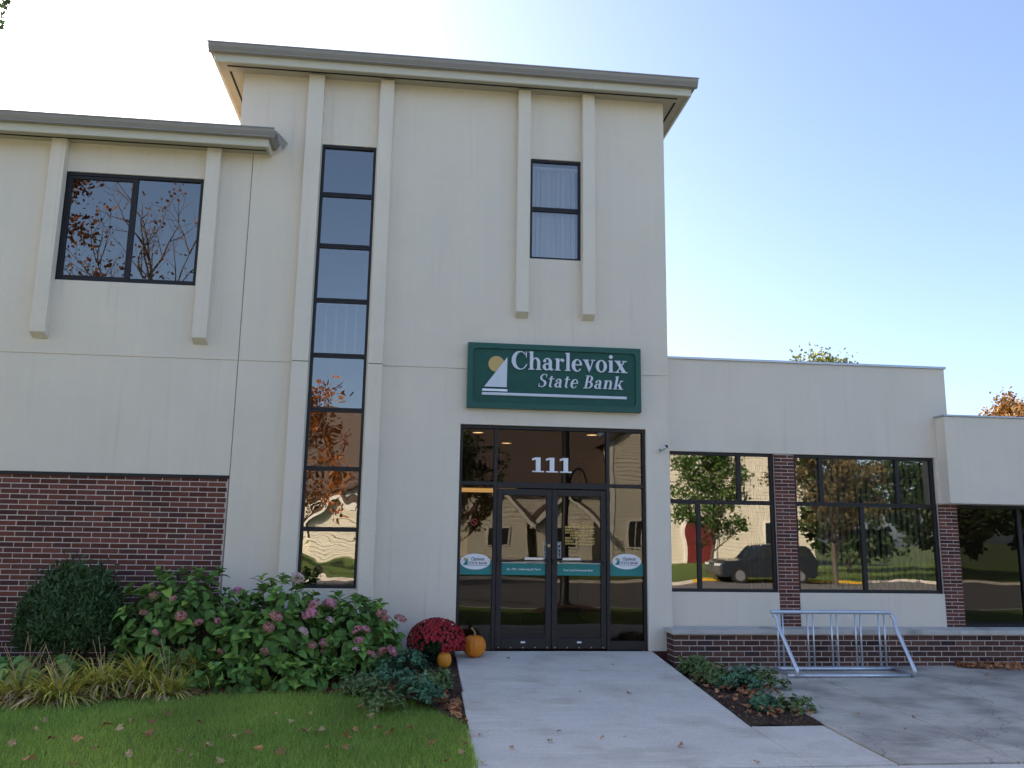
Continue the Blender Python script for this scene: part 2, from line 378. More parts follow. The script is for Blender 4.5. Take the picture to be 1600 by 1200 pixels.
def wall_grid(mb, x0, x1, z0, z1, y0, y1, holes, grooves=()):
    """front wall slab with through holes (x0,x1,z0,z1) and shallow grooves (x0,x1,z0,z1,depth); real openings with reveals"""
    xs = sorted({x0, x1, *[v for h in holes for v in h[:2]], *[v for g in grooves for v in g[:2]]})
    zs = sorted({z0, z1, *[v for h in holes for v in h[2:4]], *[v for g in grooves for v in g[2:4]]})
    xs = [x for x in xs if x0 <= x <= x1]; zs = [z for z in zs if z0 <= z <= z1]
    def depth(i, k):
        if i < 0 or k < 0 or i >= len(xs) - 1 or k >= len(zs) - 1: return None
        cx = (xs[i] + xs[i + 1]) / 2; cz = (zs[k] + zs[k + 1]) / 2
        for h in holes:
            if h[0] < cx < h[1] and h[2] < cz < h[3]: return y1
        d = y0
        for g in grooves:
            if g[0] < cx < g[1] and g[2] < cz < g[3]: d = y0 + g[4]
        return d
    for i in range(len(xs) - 1):
        for k in range(len(zs) - 1):
            d = depth(i, k); a, b, c, e = xs[i], xs[i + 1], zs[k], zs[k + 1]
            if d < y1:
                mb.quad((a, d, c), (b, d, c), (b, d, e), (a, d, e))
                mb.quad((b, y1, c), (a, y1, c), (a, y1, e), (b, y1, e))
            for (di, dk, p, q) in ((-1, 0, (a, c), (a, e)), (1, 0, (b, e), (b, c)), (0, -1, (b, c), (a, c)), (0, 1, (a, e), (b, e))):
                nd = depth(i + di, k + dk)
                if nd is None: nd = y1
                if nd > d:
                    mb.quad((p[0], d, p[1]), (p[0], nd, p[1]), (q[0], nd, q[1]), (q[0], d, q[1]))
    return mb

# ------------------------------------------------------------------ ground, roads, paths
def walk_z(Y):
    if Y > -3.45: return -0.018 + 0.0755 * Y
    return -0.2785 + (Y + 3.45) * 0.022
def patio_z(Y): return -0.165 + 0.031 * (Y + 0.35)
def struct(o): o['kind'] = 'structure'; return o
struct(MB().box(-700, 700, -700, 700, -1.0, -0.56).build('ground', 'ground'))
struct(MB().box(-120, 160, -27.0, -10.9, -0.54, -0.45).build('road', 'asphalt'))
kerb = struct(MB().box(-120, 160, -10.9, -10.72, -0.55, -0.33).build('kerb', 'walk'))
kf = struct(MB().box(-120, 13.0, -27.2, -27.0, -0.55, -0.33).box(21.5, 160, -27.2, -27.0, -0.55, -0.33).build('kerb', 'walk'))
struct(MB().box(13.0, 21.5, -27.2, -27.0, -0.55, -0.33).build('painted_kerb', 'kerbyellow'))
struct(MB().box(-120, 160, -56, -27.2, -0.55, -0.36).build('far_lawn', 'turf'))
struct(MB().box(-120, 160, -10.72, -6.15, -0.55, -0.33).build('verge', 'turf'))
# sidewalk of square slabs
sw = struct(MB().box(-40, 60, -6.15, -4.66, -0.55, -0.335).build('sidewalk', 'patio'))
for i in range(-9, 14):
    x = 0.52 + i * 1.5
    o = MB().box(x + 0.004, x + 1.496, -6.146, -4.672, -0.4, -0.31).build('slab', 'walk', sw); bevel(o, 0.008)
# entrance walk: two ramp slabs, lower slab and flare slab
def slab(name, x0, x1, ya, yb, zf, material, parent, bev=0.008):
    mb = MB(); n = 4
    top = []
    ys = [ya + (yb - ya) * i / n for i in range(n + 1)]
    vs = []
    for y in ys:
        z = zf(y); vs += [(x0, y, z), (x1, y, z), (x1, y, z - 0.14), (x0, y, z - 0.14)]
    fs = []
    for i in range(n):
        a = i * 4
        fs += [(a, a + 1, a + 5, a + 4), (a + 1, a + 2, a + 6, a + 5), (a + 2, a + 3, a + 7, a + 6), (a + 3, a, a + 4, a + 7)]
    fs += [(0, 3, 2, 1), (n * 4, n * 4 + 1, n * 4 + 2, n * 4 + 3)]
    mb.add(vs, fs)
    o = mb.build(name, material, parent); bevel(o, bev); return o
wk = struct(MB().prism_x([(0.0, -0.55), (0.0, -0.04), (-3.45, -0.31), (-4.66, -0.34), (-4.66, -0.55)][::-1], 0.60, 3.24).build('walkway', 'patio'))
slab('slab', 0.59, 3.25, -2.03, -0.004, walk_z, 'walk', wk)
slab('slab', 0.57, 3.25, -3.42, -2.04, walk_z, 'walk', wk)
slab('slab', 0.53, 3.25, -4.655, -3.43, walk_z, 'walk', wk)
slab('slab', 3.258, 3.98, -4.655, -3.38, walk_z, 'walk', wk)
# old concrete patio on the right, slabs with tooled joints
pt = struct(MB().prism_x([(-0.33, -0.55), (-0.33, -0.19), (-4.66, -0.325), (-4.66, -0.55)][::-1], 4.0, 22).build('patio', 'soil'))
pxs = [3.99, 5.05, 6.25, 7.75, 9.3, 10.9, 12.5, 14.1, 15.7]
pys = [-4.655, -3.0, -1.6, -0.335]
for i in range(len(pxs) - 1):
    for k in range(3):
        slab('slab', pxs[i] + 0.007, pxs[i + 1] - 0.007, pys[k] + 0.005, pys[k + 1] - 0.005, patio_z, 'patio', pt, 0.006)
# bed and lawn on the left
EDGE = [(-12, -2.4), (-5.2, -2.35), (-3.92, -2.15), (-3.0, -1.75), (-2.03, -1.47), (-1.2, -1.45), (-0.5, -1.6), (0.09, -2.03), (0.36, -2.55), (0.53, -3.1)]
def edge_y(x):
    for (a, b), (c, d) in zip(EDGE, EDGE[1:]):
        if a <= x <= c:
            t = (x - a) / (c - a); return b + (d - b) * t
    return EDGE[-1][1]
def bed_z(x, y):
    t = min(1, max(0, (y - edge_y(x)) / 1.6))
    z = -0.30 + 0.09 * math.sin(t * math.pi * 0.6)
    w = min(1, max(0, (x + 1.3) / 1.6)); w = w * w * (3 - 2 * w)
    z = z * (1 - w) + (walk_z(y) - 0.035) * w               # the bed meets the ramp level beside the walk
    return z + 0.008 * math.sin(x * 5.1 + y * 3) + 0.006 * math.sin(x * 11 - y * 9)
def bed_hit(px, py, zf=None):
    zf = zf or bed_z; q = atZ(px, py, -0.2)
    for _ in range(14):
        z = 0.5 * q.z + 0.5 * zf(q.x, q.y); q = atZ(px, py, z)
    return q
def sheet(name, material, xs, ny, yfun0, yfun1, zfun):
    mb = MB(); nx = len(xs); vs = []
    for x in xs:
        for k in range(ny + 1):
            y = yfun0(x) + (yfun1(x) - yfun0(x)) * k / ny; vs.append((x, y, zfun(x, y)))
    fs = [(i * (ny + 1) + k, (i + 1) * (ny + 1) + k, (i + 1) * (ny + 1) + k + 1, i * (ny + 1) + k + 1) for i in range(nx - 1) for k in range(ny)]
    mb.add(vs, fs); return mb.build(name, material, None, True)
fx = lambda a, b, n: [a + (b - a) * i / n for i in range(n + 1)]
struct(sheet('planting_bed', 'soil', fx(-12, 0.585, 120), 24, lambda x: edge_y(x) - 0.15, lambda x: -0.02, bed_z))
def lawn_z(x, y): return -0.305 + 0.012 * math.sin(x * 1.7) * math.sin(y * 1.3)
struct(sheet('lawn', 'turf', fx(-12, 0.525, 60), 12, lambda x: -4.66, edge_y, lawn_z))
struct(sheet('planting_bed', 'soil', fx(3.255, 4.0, 10), 30, lambda x: -3.375, lambda x: -0.3 if x > 3.4 else -0.02, lambda x, y: -0.16 + 0.034 * y + 0.015 * math.sin(x * 9 + y * 5)))

# ------------------------------------------------------------------ bank building
bank = thing('bank_building', 'cream stucco two storey bank with square tower, brick panel and low window wing', 'building')
TX0, TX1 = -2.66, 3.545
JZ = 3.77
ZB = -0.30
# tower and left wing share the front plane Y=0
holes = [(-1.497, -0.727, 0.77, 6.985),          # tall stair window
         (1.525, 2.275, 5.43, 6.97),             # small window
         (0.59, 3.21, -0.02, 2.995)]             # entrance
gro = [(-2.44, TX1, JZ - 0.006, JZ + 0.006, 0.014)]
tw = MB(); wall_grid(tw, -2.44, TX1, -0.02, 8.02, 0.0, 0.25, holes, gro)
tw.box(3.295, TX1 - 0.001, 0.25, 6.0, ZB, 8.02).box(TX0, TX0 + 0.25, 0.25, 6.0, 6.5, 8.02).box(TX0, TX1 - 0.002, 6.0, 6.25, ZB, 8.02)
tw.box(TX0 + 0.001, -2.44, 0.001, 0.25, 6.8, 8.019)
tw.build('wall', 'stucco', bank)
tag(bank.children[0], 'tall plain tower wall with a thin horizontal joint')
lw = MB(); wall_grid(lw, -13.0, -2.452, 2.215, 6.80, 0.0, 0.25, [(-4.94, -3.09, 4.79, 6.345), (-9.6, -7.75, 4.79, 6.345)], [(-13.0, -2.452, JZ - 0.006, JZ + 0.006, 0.014)])
lw.box(-13, -12.75, 0.25, 9, ZB, 6.8).box(-12.75, -2.45, 8.75, 9, ZB, 6.8)
lw.build('wall', 'stucco', bank)
# caulked expansion joint between wing and tower
MB().box(-2.4525, -2.4395, 0.01, 0.2, ZB, 6.80).build('joint_seal', mat('caulk', (0.30, 0.26, 0.21), rough=0.9, var=0.3, vscale=8), bank)
# pilasters with sloped feet
PD = 0.13
def pilaster(x0, x1, zb, zt, foot=True):
    mb = MB()
    def seg(a, b, ft):
        if ft: mb.prism_x([(0.0, a - 0.07), (0.0, b), (-PD, b), (-PD, a)][::-1], x0, x1)
        else: mb.box(x0, x1, -PD, 0.0, a, b)
    if zb < JZ: seg(zb, JZ - 0.005, False); seg(JZ + 0.005, zt, False)
    else: seg(zb, zt, foot)
    o = mb.build('pilaster', 'stucco', bank); bevel(o, 0.006); return o
pilaster(-1.722, -1.50, -0.02, 7.99, False); pilaster(-0.70, -0.503, -0.02, 7.99, False)
pilaster(1.322, 1.503, 4.595, 7.99); pilaster(2.281, 2.46, 4.60, 7.99)
for a, b in ((-5.11, -4.915), (-3.05, -2.86), (-9.78, -9.59), (-7.72, -7.53)): pilaster(a, b, 4.035, 6.765)
# eaves
def eave(x0, x1, zs, oh, xr0, xr1, left_return, right_return, y_back):
    """soffit at height zs, fascia, K gutter along the front and down the sides"""
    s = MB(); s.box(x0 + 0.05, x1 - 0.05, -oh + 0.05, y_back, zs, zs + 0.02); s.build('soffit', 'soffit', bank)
    f = MB(); f.box(x0 + 0.05, x1 - 0.05, -oh + 0.02, -oh + 0.05, zs - 0.035, zs + 0.20)
    if right_return: f.box(x1 - 0.05, x1 - 0.02, -oh + 0.02, y_back, zs - 0.035, zs + 0.20)
    if left_return: f.box(x0 + 0.02, x0 + 0.05, -oh + 0.02, y_back, zs - 0.035, zs + 0.20)
    bevel(f.build('fascia', 'fascia', bank), 0.003)
    prof = [(-oh + 0.018, zs + 0.075), (-oh - 0.035, zs + 0.075), (-oh - 0.045, zs + 0.10), (-oh - 0.075, zs + 0.145), (-oh - 0.085, zs + 0.185), (-oh - 0.085, zs + 0.20), (-oh + 0.018, zs + 0.20)]
    g = MB(); g.prism_x(prof, x0 - 0.06, x1 + 0.06); g.box(x0 - 0.05, x1 + 0.05, -oh - 0.062, -oh - 0.034, zs + 0.074, zs + 0.090); g.box(x0 - 0.07, x1 + 0.07, -oh - 0.094, -oh - 0.084, zs + 0.186, zs + 0.204)
    if right_return: g.prism([(x1 - 0.018, zs + 0.075), (x1 + 0.035, zs + 0.075), (x1 + 0.045, zs + 0.10), (x1 + 0.075, zs + 0.145), (x1 + 0.085, zs + 0.19), (x1 + 0.085, zs + 0.199), (x1 - 0.018, zs + 0.199)], -oh, y_back)
    if left_return: g.prism([(x0 + 0.018, zs + 0.075), (x0 + 0.018, zs + 0.199), (x0 - 0.085, zs + 0.199), (x0 - 0.085, zs + 0.19), (x0 - 0.075, zs + 0.145), (x0 - 0.045, zs + 0.10), (x0 - 0.035, zs + 0.075)], -oh, y_back)
    bevel(g.build('gutter', 'gutter', bank), 0.004)
eave(-3.02, 3.90, 8.0, 0.36, 0, 0, True, True, 6.2)
v = MB(); v.box(-2.86, 3.72, -0.185, -0.155, 7.994, 7.9995); v.build('soffit_vent', 'dark', bank)
v = MB(); v.box(-2.86, -2.83, -0.02, 5.5, 7.994, 7.9995); v.build('soffit_vent', 'dark', bank)
v = MB(); v.box(3.70, 3.73, -0.05, 5.5, 7.994, 7.9995); v.build('soffit_vent', 'dark', bank)
rf = MB(); rf.add([(-3.06, -0.42, 8.19), (3.94, -0.42, 8.19), (3.94, 6.4, 8.19), (-3.06, 6.4, 8.19), (0.0, 3.0, 8.75), (0.9, 3.0, 8.75)],
                  [(0, 1, 5, 4), (1, 2, 5), (2, 3, 4, 5), (3, 0, 4), (0, 3, 2, 1)]); rf.build('roof', 'shingle', bank)
eave(-13.5, -2.165, 6.765, 0.36, 0, 0, False, True, 0.0)
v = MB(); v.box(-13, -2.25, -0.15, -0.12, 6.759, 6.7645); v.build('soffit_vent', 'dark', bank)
rf = MB(); rf.prism_x([(-0.40, 6.93), (4.4, 7.95), (9.3, 6.9), (9.3, 6.88), (-0.40, 6.88)], -13.6, -2.665); rf.prism_x([(-0.40, 6.93), (-0.02, 7.01), (-0.02, 6.95), (-0.40, 6.90)], -2.664, -2.15)
rf.build('roof', 'shingle', bank)
fl = MB(); fl.box(-2.675, -2.30, -0.13, -0.003, 6.94, 7.10); fl.add([(-2.30, -0.13, 7.10), (-2.15, -0.30, 6.99), (-2.30, -0.003, 7.10), (-2.15, -0.003, 6.99), (-2.3, -0.13, 6.95), (-2.15, -0.3, 6.95)], [(0, 1, 3, 2), (0, 4, 5, 1)])
fl.build('flashing', 'flash', bank)
fl = MB(); fl.add([(-2.065, -0.36, 6.95), (-1.96, -0.12, 6.90), (-2.03, -0.06, 6.82), (-2.068, -0.30, 6.86)], [(0, 1, 2, 3)]); fl.build('flashing', 'flash', bank)
# ceilings / inner floors / partitions so rooms are closed
inn = MB()
inn.box(-12.74, -2.7, 0.25, 8.7, 4.0, 4.2).box(-12.74, -2.67, 0.25, 8.7, 6.6, 6.75).box(-2.66, 3.28, 0.26, 5.99, 7.8, 7.95)
inn.box(-12.74, -2.67, 3.6, 3.7, 4.2, 6.6).box(-2.7, -2.6, 0.26, 8.7, ZB, 6.6)
inn.box(0.36, 0.44, 0.26, 5.9, -0.1, 3.2).box(0.45, 3.29, 0.26, 5.9, 3.1, 3.2).box(0.45, 3.29, 5.2, 5.3, 0, 3.1)
inn.box(-2.59, 0.35, 2.6, 2.7, ZB, 7.8).box(0.45, 3.29, 2.4, 2.5, 3.3, 7.8)
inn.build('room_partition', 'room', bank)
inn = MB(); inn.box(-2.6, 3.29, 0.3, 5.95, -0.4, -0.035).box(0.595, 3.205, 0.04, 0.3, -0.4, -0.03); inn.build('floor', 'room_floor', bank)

# right wing
WY = 0.10
wg = MB()
wall_grid(wg, TX1 + 0.001, 7.85, 0.24, 4.05, WY, WY + 0.22, [(3.55, 5.125, 0.755, 2.71), (5.125, 5.425, 0.24, 2.71), (5.425, 7.60, 0.755, 2.71), (7.60, 7.85, 0.24, 2.04)])
wg.box(7.63, 7.85, WY + 0.22, 9, 2.8, 4.05).box(3.6, 20, 8.8, 9, ZB, 3.3)
wg.build('wall', 'stucco', bank)
bx('coping', 'flash', bank, TX1 + 0.002, 7.875, WY - 0.025, WY + 0.3, 4.05, 4.085, bev=0.004)
ww = MB(); ww.box(3.55, 7.80, WY + 0.23, 8.8, 4.0, 4.04).box(7.7, 20, 0.2, 8.8, 3.2, 3.28).box(3.55, 20, 0.5, 8.8, ZB - .05, 0.05); ww.build('flat_roof', 'room', bank)
ww = MB(); ww.box(3.6, 20, 5.2, 5.3, 0.05, 4.0).box(7.64, 7.74, 0.35, 5.2, 0.05, 3.2).box(3.56, 7.62, 0.36, 5.2, 2.85, 2.95).box(7.76, 20, 0.45, 5.2, 2.6, 2.7); ww.build('room_partition', 'room', bank)
fb = MB(); fb.box(7.645, 16, -0.13, WY + 0.21, 2.035, 3.30); bevel(fb.build('fascia_box', 'stucco', bank), 0.01)
bx('coping', 'flash', bank, 7.63, 16.02, -0.15, 0.5, 3.30, 3.325, bev=0.004)
MB().box(TX1 + .003, 16, WY + 0.06, 0.5, ZB, 0.235).build('foundation', 'mortar', bank)
MB().box(3.215, TX1 - 0.004, 0.02, 0.24, -0.5, -0.021).build('foundation', 'brick', bank)
MB().box(-2.43, 0.585, 0.02, 0.24, -0.5, -0.021).build('foundation', 'mortar', bank)
MB().box(-12.9, -2.46, 0.05, 0.24, -0.5, 2.16).build('brick_backing', 'mortar', bank)

# ------------------------------------------------------------------ windows and doors
def bars_mesh(bars, y0, y1):
    mb = MB()
    for i, (a, b, c, d) in enumerate(bars): mb.box(a, b, y0 + 0.0015 * (i % 3), y1, c, d)
    return mb
def window(x0, x1, z0, z1, yf, fw, vb, hb, panes, glass, depth=0.07, label=None, bw=0.045):
    """vb: (x, z0, z1) upright bars, hb: (z, x0, x1) level bars, panes: (x0, x1, z0, z1)"""
    fr = [(x0, x1, z1 - fw, z1), (x0, x1, z0, z0 + fw), (x0, x0 + fw, z0 + fw, z1 - fw), (x1 - fw, x1, z0 + fw, z1 - fw)]
    w = bars_mesh(fr, yf, yf + depth).build('window', 'bronze', bank); bevel(w, 0.004)
    if label: w['label'] = label
    for (x, a, b) in vb: bevel(MB().box(x - bw / 2, x + bw / 2, yf + 0.004, yf + depth - .005, a, b).build('mullion', 'bronze', w), 0.003)
    for (z, a, b) in hb:
        mb = MB().box(a, b, yf + 0.006, yf + depth - .006, z - bw / 2, z - 0.004).box(a, b, yf + 0.006, yf + depth - .006, z + 0.004, z + bw / 2).box(a, b, yf + 0.016, yf + depth - 0.01, z - 0.004, z + 0.004)
        mb.build('transom_bar', 'bronze', w)
    for (a, b, c, d) in panes:
        q = MB(); q.quad((a, 0, c), (b, 0, c), (b, 0, d), (a, 0, d))
        q.build('pane', glass, w, loc=(0, yf + 0.035, 0))
    return w
# tall stair window of eight panes
mz = [6.985, 6.24, 5.474, 4.68, 3.896, 3.139, 2.339, 1.534, 0.77]
SW = (-1.497, -0.727)
w = window(SW[0], SW[1], 0.77, 6.985, 0.02, 0.04, [], [(z, SW[0] + .04, SW[1] - .04) for z in mz[1:-1]], [], 'glass', label='tall narrow stair window of eight stacked panes', bw=0.06)
for i in range(8):
    q = MB(); a, b, c, d = SW[0] + 0.03, SW[1] - 0.03, mz[i + 1] + 0.02, mz[i] - 0.02
    q.quad((a, 0, c), (b, 0, c), (b, 0, d), (a, 0, d)); q.build('pane', 'glass_wavy' if i >= 4 else 'glass', w, loc=(0, 0.055, 0))
# upper left sliding windows
for (a, b) in ((-4.94, -3.09), (-9.6, -7.75)):
    mid = a + 0.927
    w = window(a, b, 4.79, 6.345, 0.02, 0.045, [(mid, 4.835, 6.30)], [], [(a + .04, mid, 4.83, 6.305), (mid, b - .04, 4.83, 6.305)], 'glass', label='wide two pane sliding window', bw=0.07)
    bars = [(a + .045, mid - .035, 6.255, 6.30), (a + .045, a + .09, 4.835, 6.255), (mid + .035, b - .045, 4.835, 4.86), (a + 0.09, mid - .035, 4.835, 4.87)]
    bars_mesh(bars, 0.034, 0.05).build('sash', 'bronze', w)
# small two pane window
window(1.525, 2.275, 5.43, 6.97, 0.02, 0.035, [], [(6.2, 1.56, 2.24)], [(1.55, 2.25, 5.46, 6.19), (1.55, 2.25, 6.21, 6.945)], 'glass_clear', label='small two pane window with white blinds', bw=0.06)
# wing windows
YW = WY + 0.05
window(3.55, 5.125, 0.755, 2.71, YW, 0.045, [(4.616, 2.03, 2.665), (4.003, 0.80, 1.97)], [(2.0, 3.595, 5.08)],
       [(3.58, 4.616, 2.0, 2.68), (4.616, 5.10, 2.0, 2.68), (3.58, 4.003, 0.78, 2.0), (4.003, 5.10, 0.78, 2.0)], 'glass', label='four pane window between tower and brick pier', bw=0.06)
window(5.425, 7.60, 0.755, 2.71, YW, 0.045, [(5.852, 2.03, 2.665), (7.031, 2.03, 2.665), (6.453, 0.80, 1.97)], [(2.0, 5.47, 7.555)],
       [(5.45, 5.852, 2.0, 2.68), (5.852, 7.031, 2.0, 2.68), (7.031, 7.57, 2.0, 2.68), (5.45, 6.453, 0.78, 2.0), (6.453, 7.57, 0.78, 2.0)], 'glass', label='five pane window with blue grey blinds', bw=0.06)
xs = [7.885, 8.95, 10.9, 12.85, 15.9]
window(7.885, 15.9, 0.28, 2.033, 0.22, 0.05, [(x, 0.33, 1.985) for x in xs[1:-1]], [], [(xs[i] + .02, xs[i + 1] - .0, 0.30, 2.01) for i in range(4)], 'glass_door', label='dark recessed window under the projecting box', bw=0.06)
# entrance: storefront frame, transoms, sidelights
EY = 0.05
fr = [(0.592, 3.208, 2.945, 2.993), (0.592, 0.632, -0.018, 2.945), (3.168, 3.208, -0.018, 2.945), (1.07, 1.118, -0.018, 2.945), (2.648, 2.696, -0.018, 2.945),
      (0.632, 1.07, 2.165, 2.215), (1.118, 2.648, 2.135, 2.215), (2.696, 3.168, 2.165, 2.215), (0.632, 1.07, -0.018, 0.10), (2.696, 3.168, -0.018, 0.10)]
sf = bars_mesh(fr, EY, EY + 0.10).build('entrance_frame', 'bronze', bank); bevel(sf, 0.004)
for (a, b, c, d) in ((0.62, 1.08, 2.2, 2.95), (1.11, 2.66, 2.2, 2.95), (2.69, 3.18, 2.2, 2.95), (0.62, 1.08, 0.09, 2.18), (2.69, 3.18, 0.09, 2.18)):
    q = MB(); q.quad((a, 0, c), (b, 0, c), (b, 0, d), (a, 0, d)); q.build('pane', 'glass_door', sf, loc=(0, EY + 0.05, 0))
DG = EY + 0.045           # door glass plane
VY = DG - 0.004           # vinyl on the glass
def text_mesh(body, size, shear=0.0, ext=0.0006, spacing=1.0):
    cu = bpy.data.curves.new('lettering', 'FONT'); cu.body = body; cu.size = size; cu.extrude = ext; cu.shear = shear
    cu.resolution_u = 3; cu.offset = 0.014 * size; cu.space_character = spacing
    to = bpy.data.objects.new('lettering', cu); C.objects.link(to)
    dg = bpy.context.evaluated_depsgraph_get(); me = bpy.data.meshes.new_from_object(to.evaluated_get(dg))
    bpy.data.objects.remove(to); return me
def lettering(body, material, parent, x0, x1, z0, y, height=None, shear=0.0, bold=0.0):
    """flat lettering fitted between x0 and x1 with its base line at z0"""
    me = text_mesh(body, 1.0, shear)
    co = np.empty(len(me.vertices) * 3); me.vertices.foreach_get('co', co); co = co.reshape(-1, 3)
    w0, w1 = co[:, 0].min(), co[:, 0].max()
    sx = (x1 - x0) / (w1 - w0); sz = sx if height is None else height / 0.70
    n = np.stack([x0 + (co[:, 0] - w0) * sx, y - co[:, 2] * 1.0, z0 + co[:, 1] * sz], 1)
    me.vertices.foreach_set('co', n.ravel()); me.materials.clear(); me.materials.append(M[material]); me.update()
    return link('lettering', me, parent)
doors = []
for k, (a, b) in enumerate(((1.122, 1.879), (1.887, 2.644))):
    fr = [(a, a + 0.075, 0.0, 2.125), (b - 0.075, b, 0.0, 2.125), (a + .075, b - .075, 2.035, 2.125), (a + .075, b - .075, 0.0, 0.135)]
    d = bars_mesh(fr, EY + 0.012, EY + 0.075).build('door', 'bronze', bank); bevel(d, 0.005); doors.append(d)
    d['label'] = ('left glass entrance door with anniversary band', 'right glass entrance door with banking hours lettering')[k]
    q = MB(); q.quad((a + .07, 0, .13), (b - .07, 0, .13), (b - .07, 0, 2.04), (a + .07, 0, 2.04)); q.build('pane', 'glass_door', d, loc=(0, DG, 0))
    bevel(MB().box(a + 0.01, b - 0.01, EY - 0.02, EY - 0.002, 1.145, 1.168).box(a + 0.012, a + 0.04, EY - 0.01, EY + 0.013, 1.13, 1.18).box(b - 0.04, b - 0.012, EY - 0.01, EY + 0.013, 1.13, 1.18).build('pull_bar', 'bronze', d), 0.004)
    hx = (1.505, 1.765) if k == 0 else (2.03, 2.285)
    bevel(MB().box(hx[0], hx[1], EY - 0.012, DG - 0.001, 1.13 + 0.005, 1.20).build('push_plate', 'alum', d), 0.006)
    cx = (a + b) / 2
    bevel(MB().box(cx - 0.03, cx + 0.03, EY + 0.004, EY + 0.0115, 0.075, 0.098).build('door_badge', 'white', d), 0.003)
    for j in range(5):
        xx = a + 0.05 + j * (b - a - 0.1) / 4
        MB().box(xx - 0.006, xx + 0.006, EY + 0.005, EY + 0.0115, 0.012, 0.024).build('rivet', 'alum', d)
    band = MB().box(a + .078, b - .078, VY - 0.001, VY, 0.962, 1.128).build('vinyl_band', 'teal', d)
    MB().box(a + .078, b - .078, VY - 0.0025, VY - 0.0015, 1.120, 1.128).build('band_edge', 'white', band)
bevel(MB().lathe([(0.0, 0.0), (0.022, 0.0), (0.022, 0.012), (0.0, 0.012)], 0, 0, 14).build('lock', 'gold', doors[0], loc=(1.842, EY + 0.012, 1.36)), 0.002).rotation_euler = (R(90), 0, 0)
lettering('Est. 1994 - Celebrating 25 Years!', 'white', doors[0], 1.275, 1.735, 1.028, VY - 0.003)
lettering('Your Local Community Bank', 'white', doors[1], 2.05, 2.46, 1.022, VY - 0.003)
hours = ['BANKING HOURS', 'MON. THUR... 9am to 5pm', 'FRIDAY ....... 9am to 6pm', 'SATURDAY.. 9am to 12pm', 'DRIVE IN HOURS', 'MON THUR.. 7:30am to 5pm', 'FRIDAY ...... 7:30am to 6pm', 'SATURDAY... 8 am to 12pm']
for i, t in enumerate(hours):
    x0, x1 = (2.145, 2.40) if i in (0, 4) else (2.075, 2.485)
    lettering(t, 'yellow', doors[1], x0, x1, 1.640 - i * 0.0375, VY - 0.002, height=0.026)
for k, px in enumerate((852.5, 873.5)):
    c = atY(px, 859.5, VY); d = doors[k]
    MB().box(c.x - 0.026, c.x + 0.026, VY - 0.003, VY - 0.002, c.z - 0.11, c.z + 0.11).build('pull_sticker', 'white', d)
    st = d.children[-1]
    MB().box(c.x - 0.021, c.x + 0.021, VY - 0.0045, VY - 0.0035, c.z - 0.105, c.z + 0.105).build('sticker_face', 'black', st)
    for j, ch in enumerate('PULL'):
        lettering(ch, 'white', st, c.x - 0.012, c.x + 0.012, c.z + 0.058 - j * 0.05, VY - 0.006, height=0.035)
# sidelight ovals and bands
for (px, a, b) in ((742.5, 0.632, 1.07), (979, 2.696, 3.168)):
    c = atY(px, 877.5, VY)
    MB().box(a, b, VY - 0.0005, VY + 0.0005, 0.962, 1.128).build('vinyl_band', 'teal', sf)
    ov = MB(); n = 32
    ov.prism([(c.x + 0.205 * math.cos(2 * math.pi * i / n), c.z + 0.105 * math.sin(2 * math.pi * i / n)) for i in range(n)], VY - 0.003, VY - 0.002)
    o = ov.build('oval_decal', 'white', sf)
    lettering('Charlevoix', 'navy', o, c.x - 0.055, c.x + 0.13, c.z + 0.015, VY - 0.0042, height=0.045, shear=0.25)
    lettering('STATE BANK', 'navy', o, c.x - 0.09, c.x + 0.165, c.z - 0.035, VY - 0.0042, height=0.034)
    MB().box(c.x - 0.10, c.x + 0.165, VY - 0.0045, VY - 0.0035, c.z - 0.052, c.z - 0.048).build('decal_line', 'navy', o)
    MB().prism([(c.x - 0.165, c.z - 0.045), (c.x - 0.10, c.z - 0.045), (c.x - 0.10, c.z + 0.05)], VY - 0.0045, VY - 0.0035).build('decal_sail', 'teal', o)
    MB().prism([(c.x - 0.135 + 0.022 * math.cos(i * 0.5236), c.z + 0.03 + 0.022 * math.sin(i * 0.5236)) for i in range(12)], VY - 0.0035, VY - 0.0025).build('decal_sun', 'gold', o)
c = atY(741, 815.5, VY); rg = MB(); n = 20
for i in range(n):
    a0, a1 = 2 * math.pi * i / n, 2 * math.pi * (i + 1) / n
    rg.quad((c.x + .045 * math.cos(a0), VY, c.z + .045 * math.sin(a0)), (c.x + .045 * math.cos(a1), VY, c.z + .045 * math.sin(a1)), (c.x + .035 * math.cos(a1), VY, c.z + .035 * math.sin(a1)), (c.x + .035 * math.cos(a0), VY, c.z + .035 * math.sin(a0)))
rg.quad((c.x - .03, VY - .001, c.z + .022), (c.x - .022, VY - .001, c.z + .03), (c.x + .03, VY - .001, c.z - .022), (c.x + .022, VY - .001, c.z - .03))
rg.build('no_smoking_decal', 'ringred', sf)

